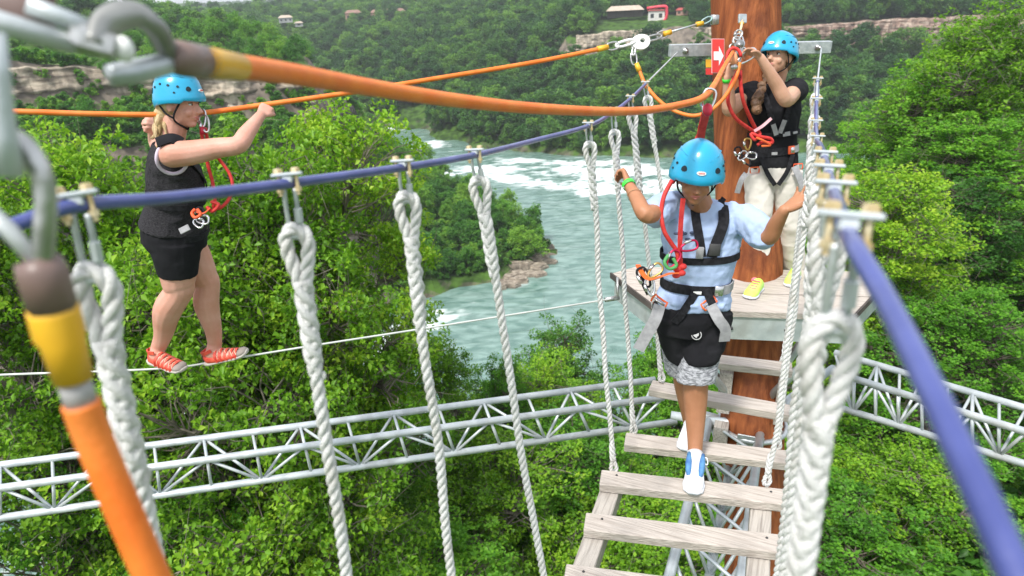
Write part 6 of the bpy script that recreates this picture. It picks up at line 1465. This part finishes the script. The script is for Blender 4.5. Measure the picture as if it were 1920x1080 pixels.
loft(mb, [(TB(0, -.11, .0), side*.155, frt*.132), (TB(0, -.07, .0), side*.172, frt*.156), (TB(0, -.01, .0), side*.170, frt*.154), (TB(0, .05, 0), side*.155, frt*.140)], 26)
for hp, kn, e_ in ((hpR, knR, .66), (hpL, knL, .40)):
    dn_ = nrm(kn-hp); b_ = nrm(np.cross(side, dn_)); a_ = np.cross(dn_, b_); h2 = nrm(a_*1.0+dn_*.05)
    loft(mb, [(hp, a_*.110, b_*.124), (shp(hp, kn, .3), a_*.108, b_*.114), (shp(hp, kn, e_*.7), a_*.102, b_*.104), (shp(hp, kn, e_), a_*.096, b_*.096)], 24, 2.1)
remesh(mb, "shorts", BLKC, wb_, .007, 4, .002, 12, 43)
# harness bits
strap([TB(-.165, .0, .04), TB(-.145, .0, .10), TB(-.09, .0, .148), TB(.0, 0, .166)], .034, .005, BLK, "waist_belt", wb_, up=frt)
strap([sR+upv*.058+frt*.045-side*.0, sR+upv*.075-side*-.01, sR+upv*.052-frt*.06+side*.01], .075, .006, BLKC, "top_strap", wb_, up=nrm(upv-FW*.4))
strap([TB(-.06, tl_+.030, -.055), TB(-.075, tl_+.036, .0), TB(-.085, tl_-.02, .09), TB(-.06, tl_-.12, .150), TB(-.02, tl_-.22, .155)], .036, .005, BLK, "shoulder_strap", wb_, up=frt)
ring_strap(lambda t: TB(se(t, .156, 0, 2.2)[0], tl_-.225, .018+se(t, 0, .134, 2.2)[1]), .030, .005, BLK, "chest_band", wb_)
m = MB(); c0 = P(346, 430, 3.245); m.box(c0, (.052, .030, .008), [nrm(RT+UP*.5), nrm(UP-RT*.5), FW], .002); m.build("belt_buckle", GRYW, wb_, smooth=False)
for (x, y, ax__, mm_, L_) in ((372, 402, nrm(UP+RT*.5), BLK, .07), (380, 412, nrm(RT), CHROME, .06), (372, 418, nrm(RT-UP*.4), CHROME, .05), (378, 222, nrm(UP-RT*.1), CHROME, .085), (384, 232, nrm(UP-RT*.3), STEEL, .085)): carab(P(x, y, 3.28 if y > 300 else 3.22), ax__, L_, .040, mm_, wb_, "carabiner", .0055)
m = MB(); knuckle_cord(m, [P(381, 236, 3.22), P(378, 250, 3.24), P(384, 280, 3.26), P(390, 310, 3.28), P(398, 340, 3.3), P(403, 370, 3.3), P(400, 388, 3.3)], .0085); m.build("red_lanyard", REDL, wb_)
m = MB(); knuckle_cord(m, [P(385, 240, 3.24), P(392, 270, 3.28), P(412, 300, 3.34), P(430, 325, 3.36), P(436, 350, 3.36), P(428, 375, 3.34), P(412, 390, 3.32), P(398, 388, 3.3)], .0085); m.build("red_lanyard", REDL, wb_)
m = MB(); knuckle_cord(m, [P(388, 388, 3.29), P(398, 396, 3.29), P(410, 384, 3.29), P(396, 378, 3.29)], .009); m.build("red_knot", REDL, wb_)
strap([P(370, 398, 3.27), P(382, 400, 3.27), P(394, 390, 3.28)], .02, .006, ORL, "orange_sling", wb_, up=UP)
m = MB(); knuckle_cord(m, [P(366, 392, 3.26), P(360, 400, 3.26), P(366, 408, 3.25), P(376, 402, 3.26), P(370, 392, 3.26)], .008); m.build("orange_ring", ORL, wb_)
m = MB(); m.tube([P(379, 238, 3.22), P(381, 252, 3.23)], [.014, .012], 8); m.build("lanyard_end", MATS["crimson"], wb_)
def sandal(par, heel, toe, w_=.043):
    d = nrm(toe-heel); L = np.linalg.norm(toe-heel); up = nrm(np.cross(np.cross(d, A(0, 0, 1)), d)); s = np.cross(d, up)
    if s@FW > 0: s = -s
    q = lambda t, h, x=0: heel + d*L*t + up*h + s*x
    r = empty("sandal", heel); r.parent = par; r.location = tuple(heel - worg(par))
    mb = MB(); loft(mb, [(q(-.03, .008), s*w_*.6, up*.011), (q(.08, .006), s*w_*.92, up*.011), (q(.45, .006), s*w_*.95, up*.011), (q(.75, .006), s*w_*1.15, up*.011), (q(.95, .010), s*w_*1.0, up*.012), (q(1.05, .018), s*w_*.6, up*.012)], 18, 3); mb.build("sole", SOLE, r)
    mb = MB(); loft(mb, [(q(.86, .022), s*w_*1.05, up*.020), (q(.96, .024), s*w_*.95, up*.018), (q(1.04, .022), s*w_*.6, up*.012)], 14); mb.build("toe_guard", mat("grey_rubber", (.22, .19, .17), (.3, .26, .23), rough=.8), r)
    mb = MB()
    for sg in (1, -1): loft(mb, [(q(.0, .034, 0), s*w_*.4, up*.024), (q(.10, .034, sg*w_*.42), s*w_*.5, up*.024), (q(.28, .024, sg*w_*.62), s*w_*.35, up*.020), (q(.5, .022, sg*w_*.72), s*w_*.35, up*.016), (q(.75, .022, sg*w_*.75), s*w_*.36, up*.015), (q(.9, .022, sg*w_*.5), s*w_*.4, up*.015)], 12)
    mb.build("side_upper", SANDAL, r)
    for t, h in ((.36, .072), (.48, .066), (.60, .058), (.72, .050), (.82, .044)):
        pts = [q(t, .012, -w_*1.05), q(t-.02, h*.72, -w_*.86), q(t+.01, h+.004, 0), q(t-.02, h*.72, w_*.86), q(t, .012, w_*1.05)]
        strap(pts, .016, .005, SANDAL, "strap", r, up=up+d*.2)
        m = MB(); m.tube(smooth_path([q(t+.03, .03, -w_*1.0), q(t+.05, h*.9, -w_*.4), q(t-.02, h+.006, w_*.3), q(t+.04, .03, w_*1.04)], 14), .0019, 6); m.build("lace", TRIM, r)
    strap([q(.30, .085, w_*.7), q(.12, .078, w_*.75), q(-.01, .070, 0), q(.12, .078, -w_*.75), q(.30, .085, -w_*.7)], .020, .006, SANDAL, "heel_strap", r, up=s)
sandal(wb_, hRh, hRt); sandal(wb_, hLh, hLt)
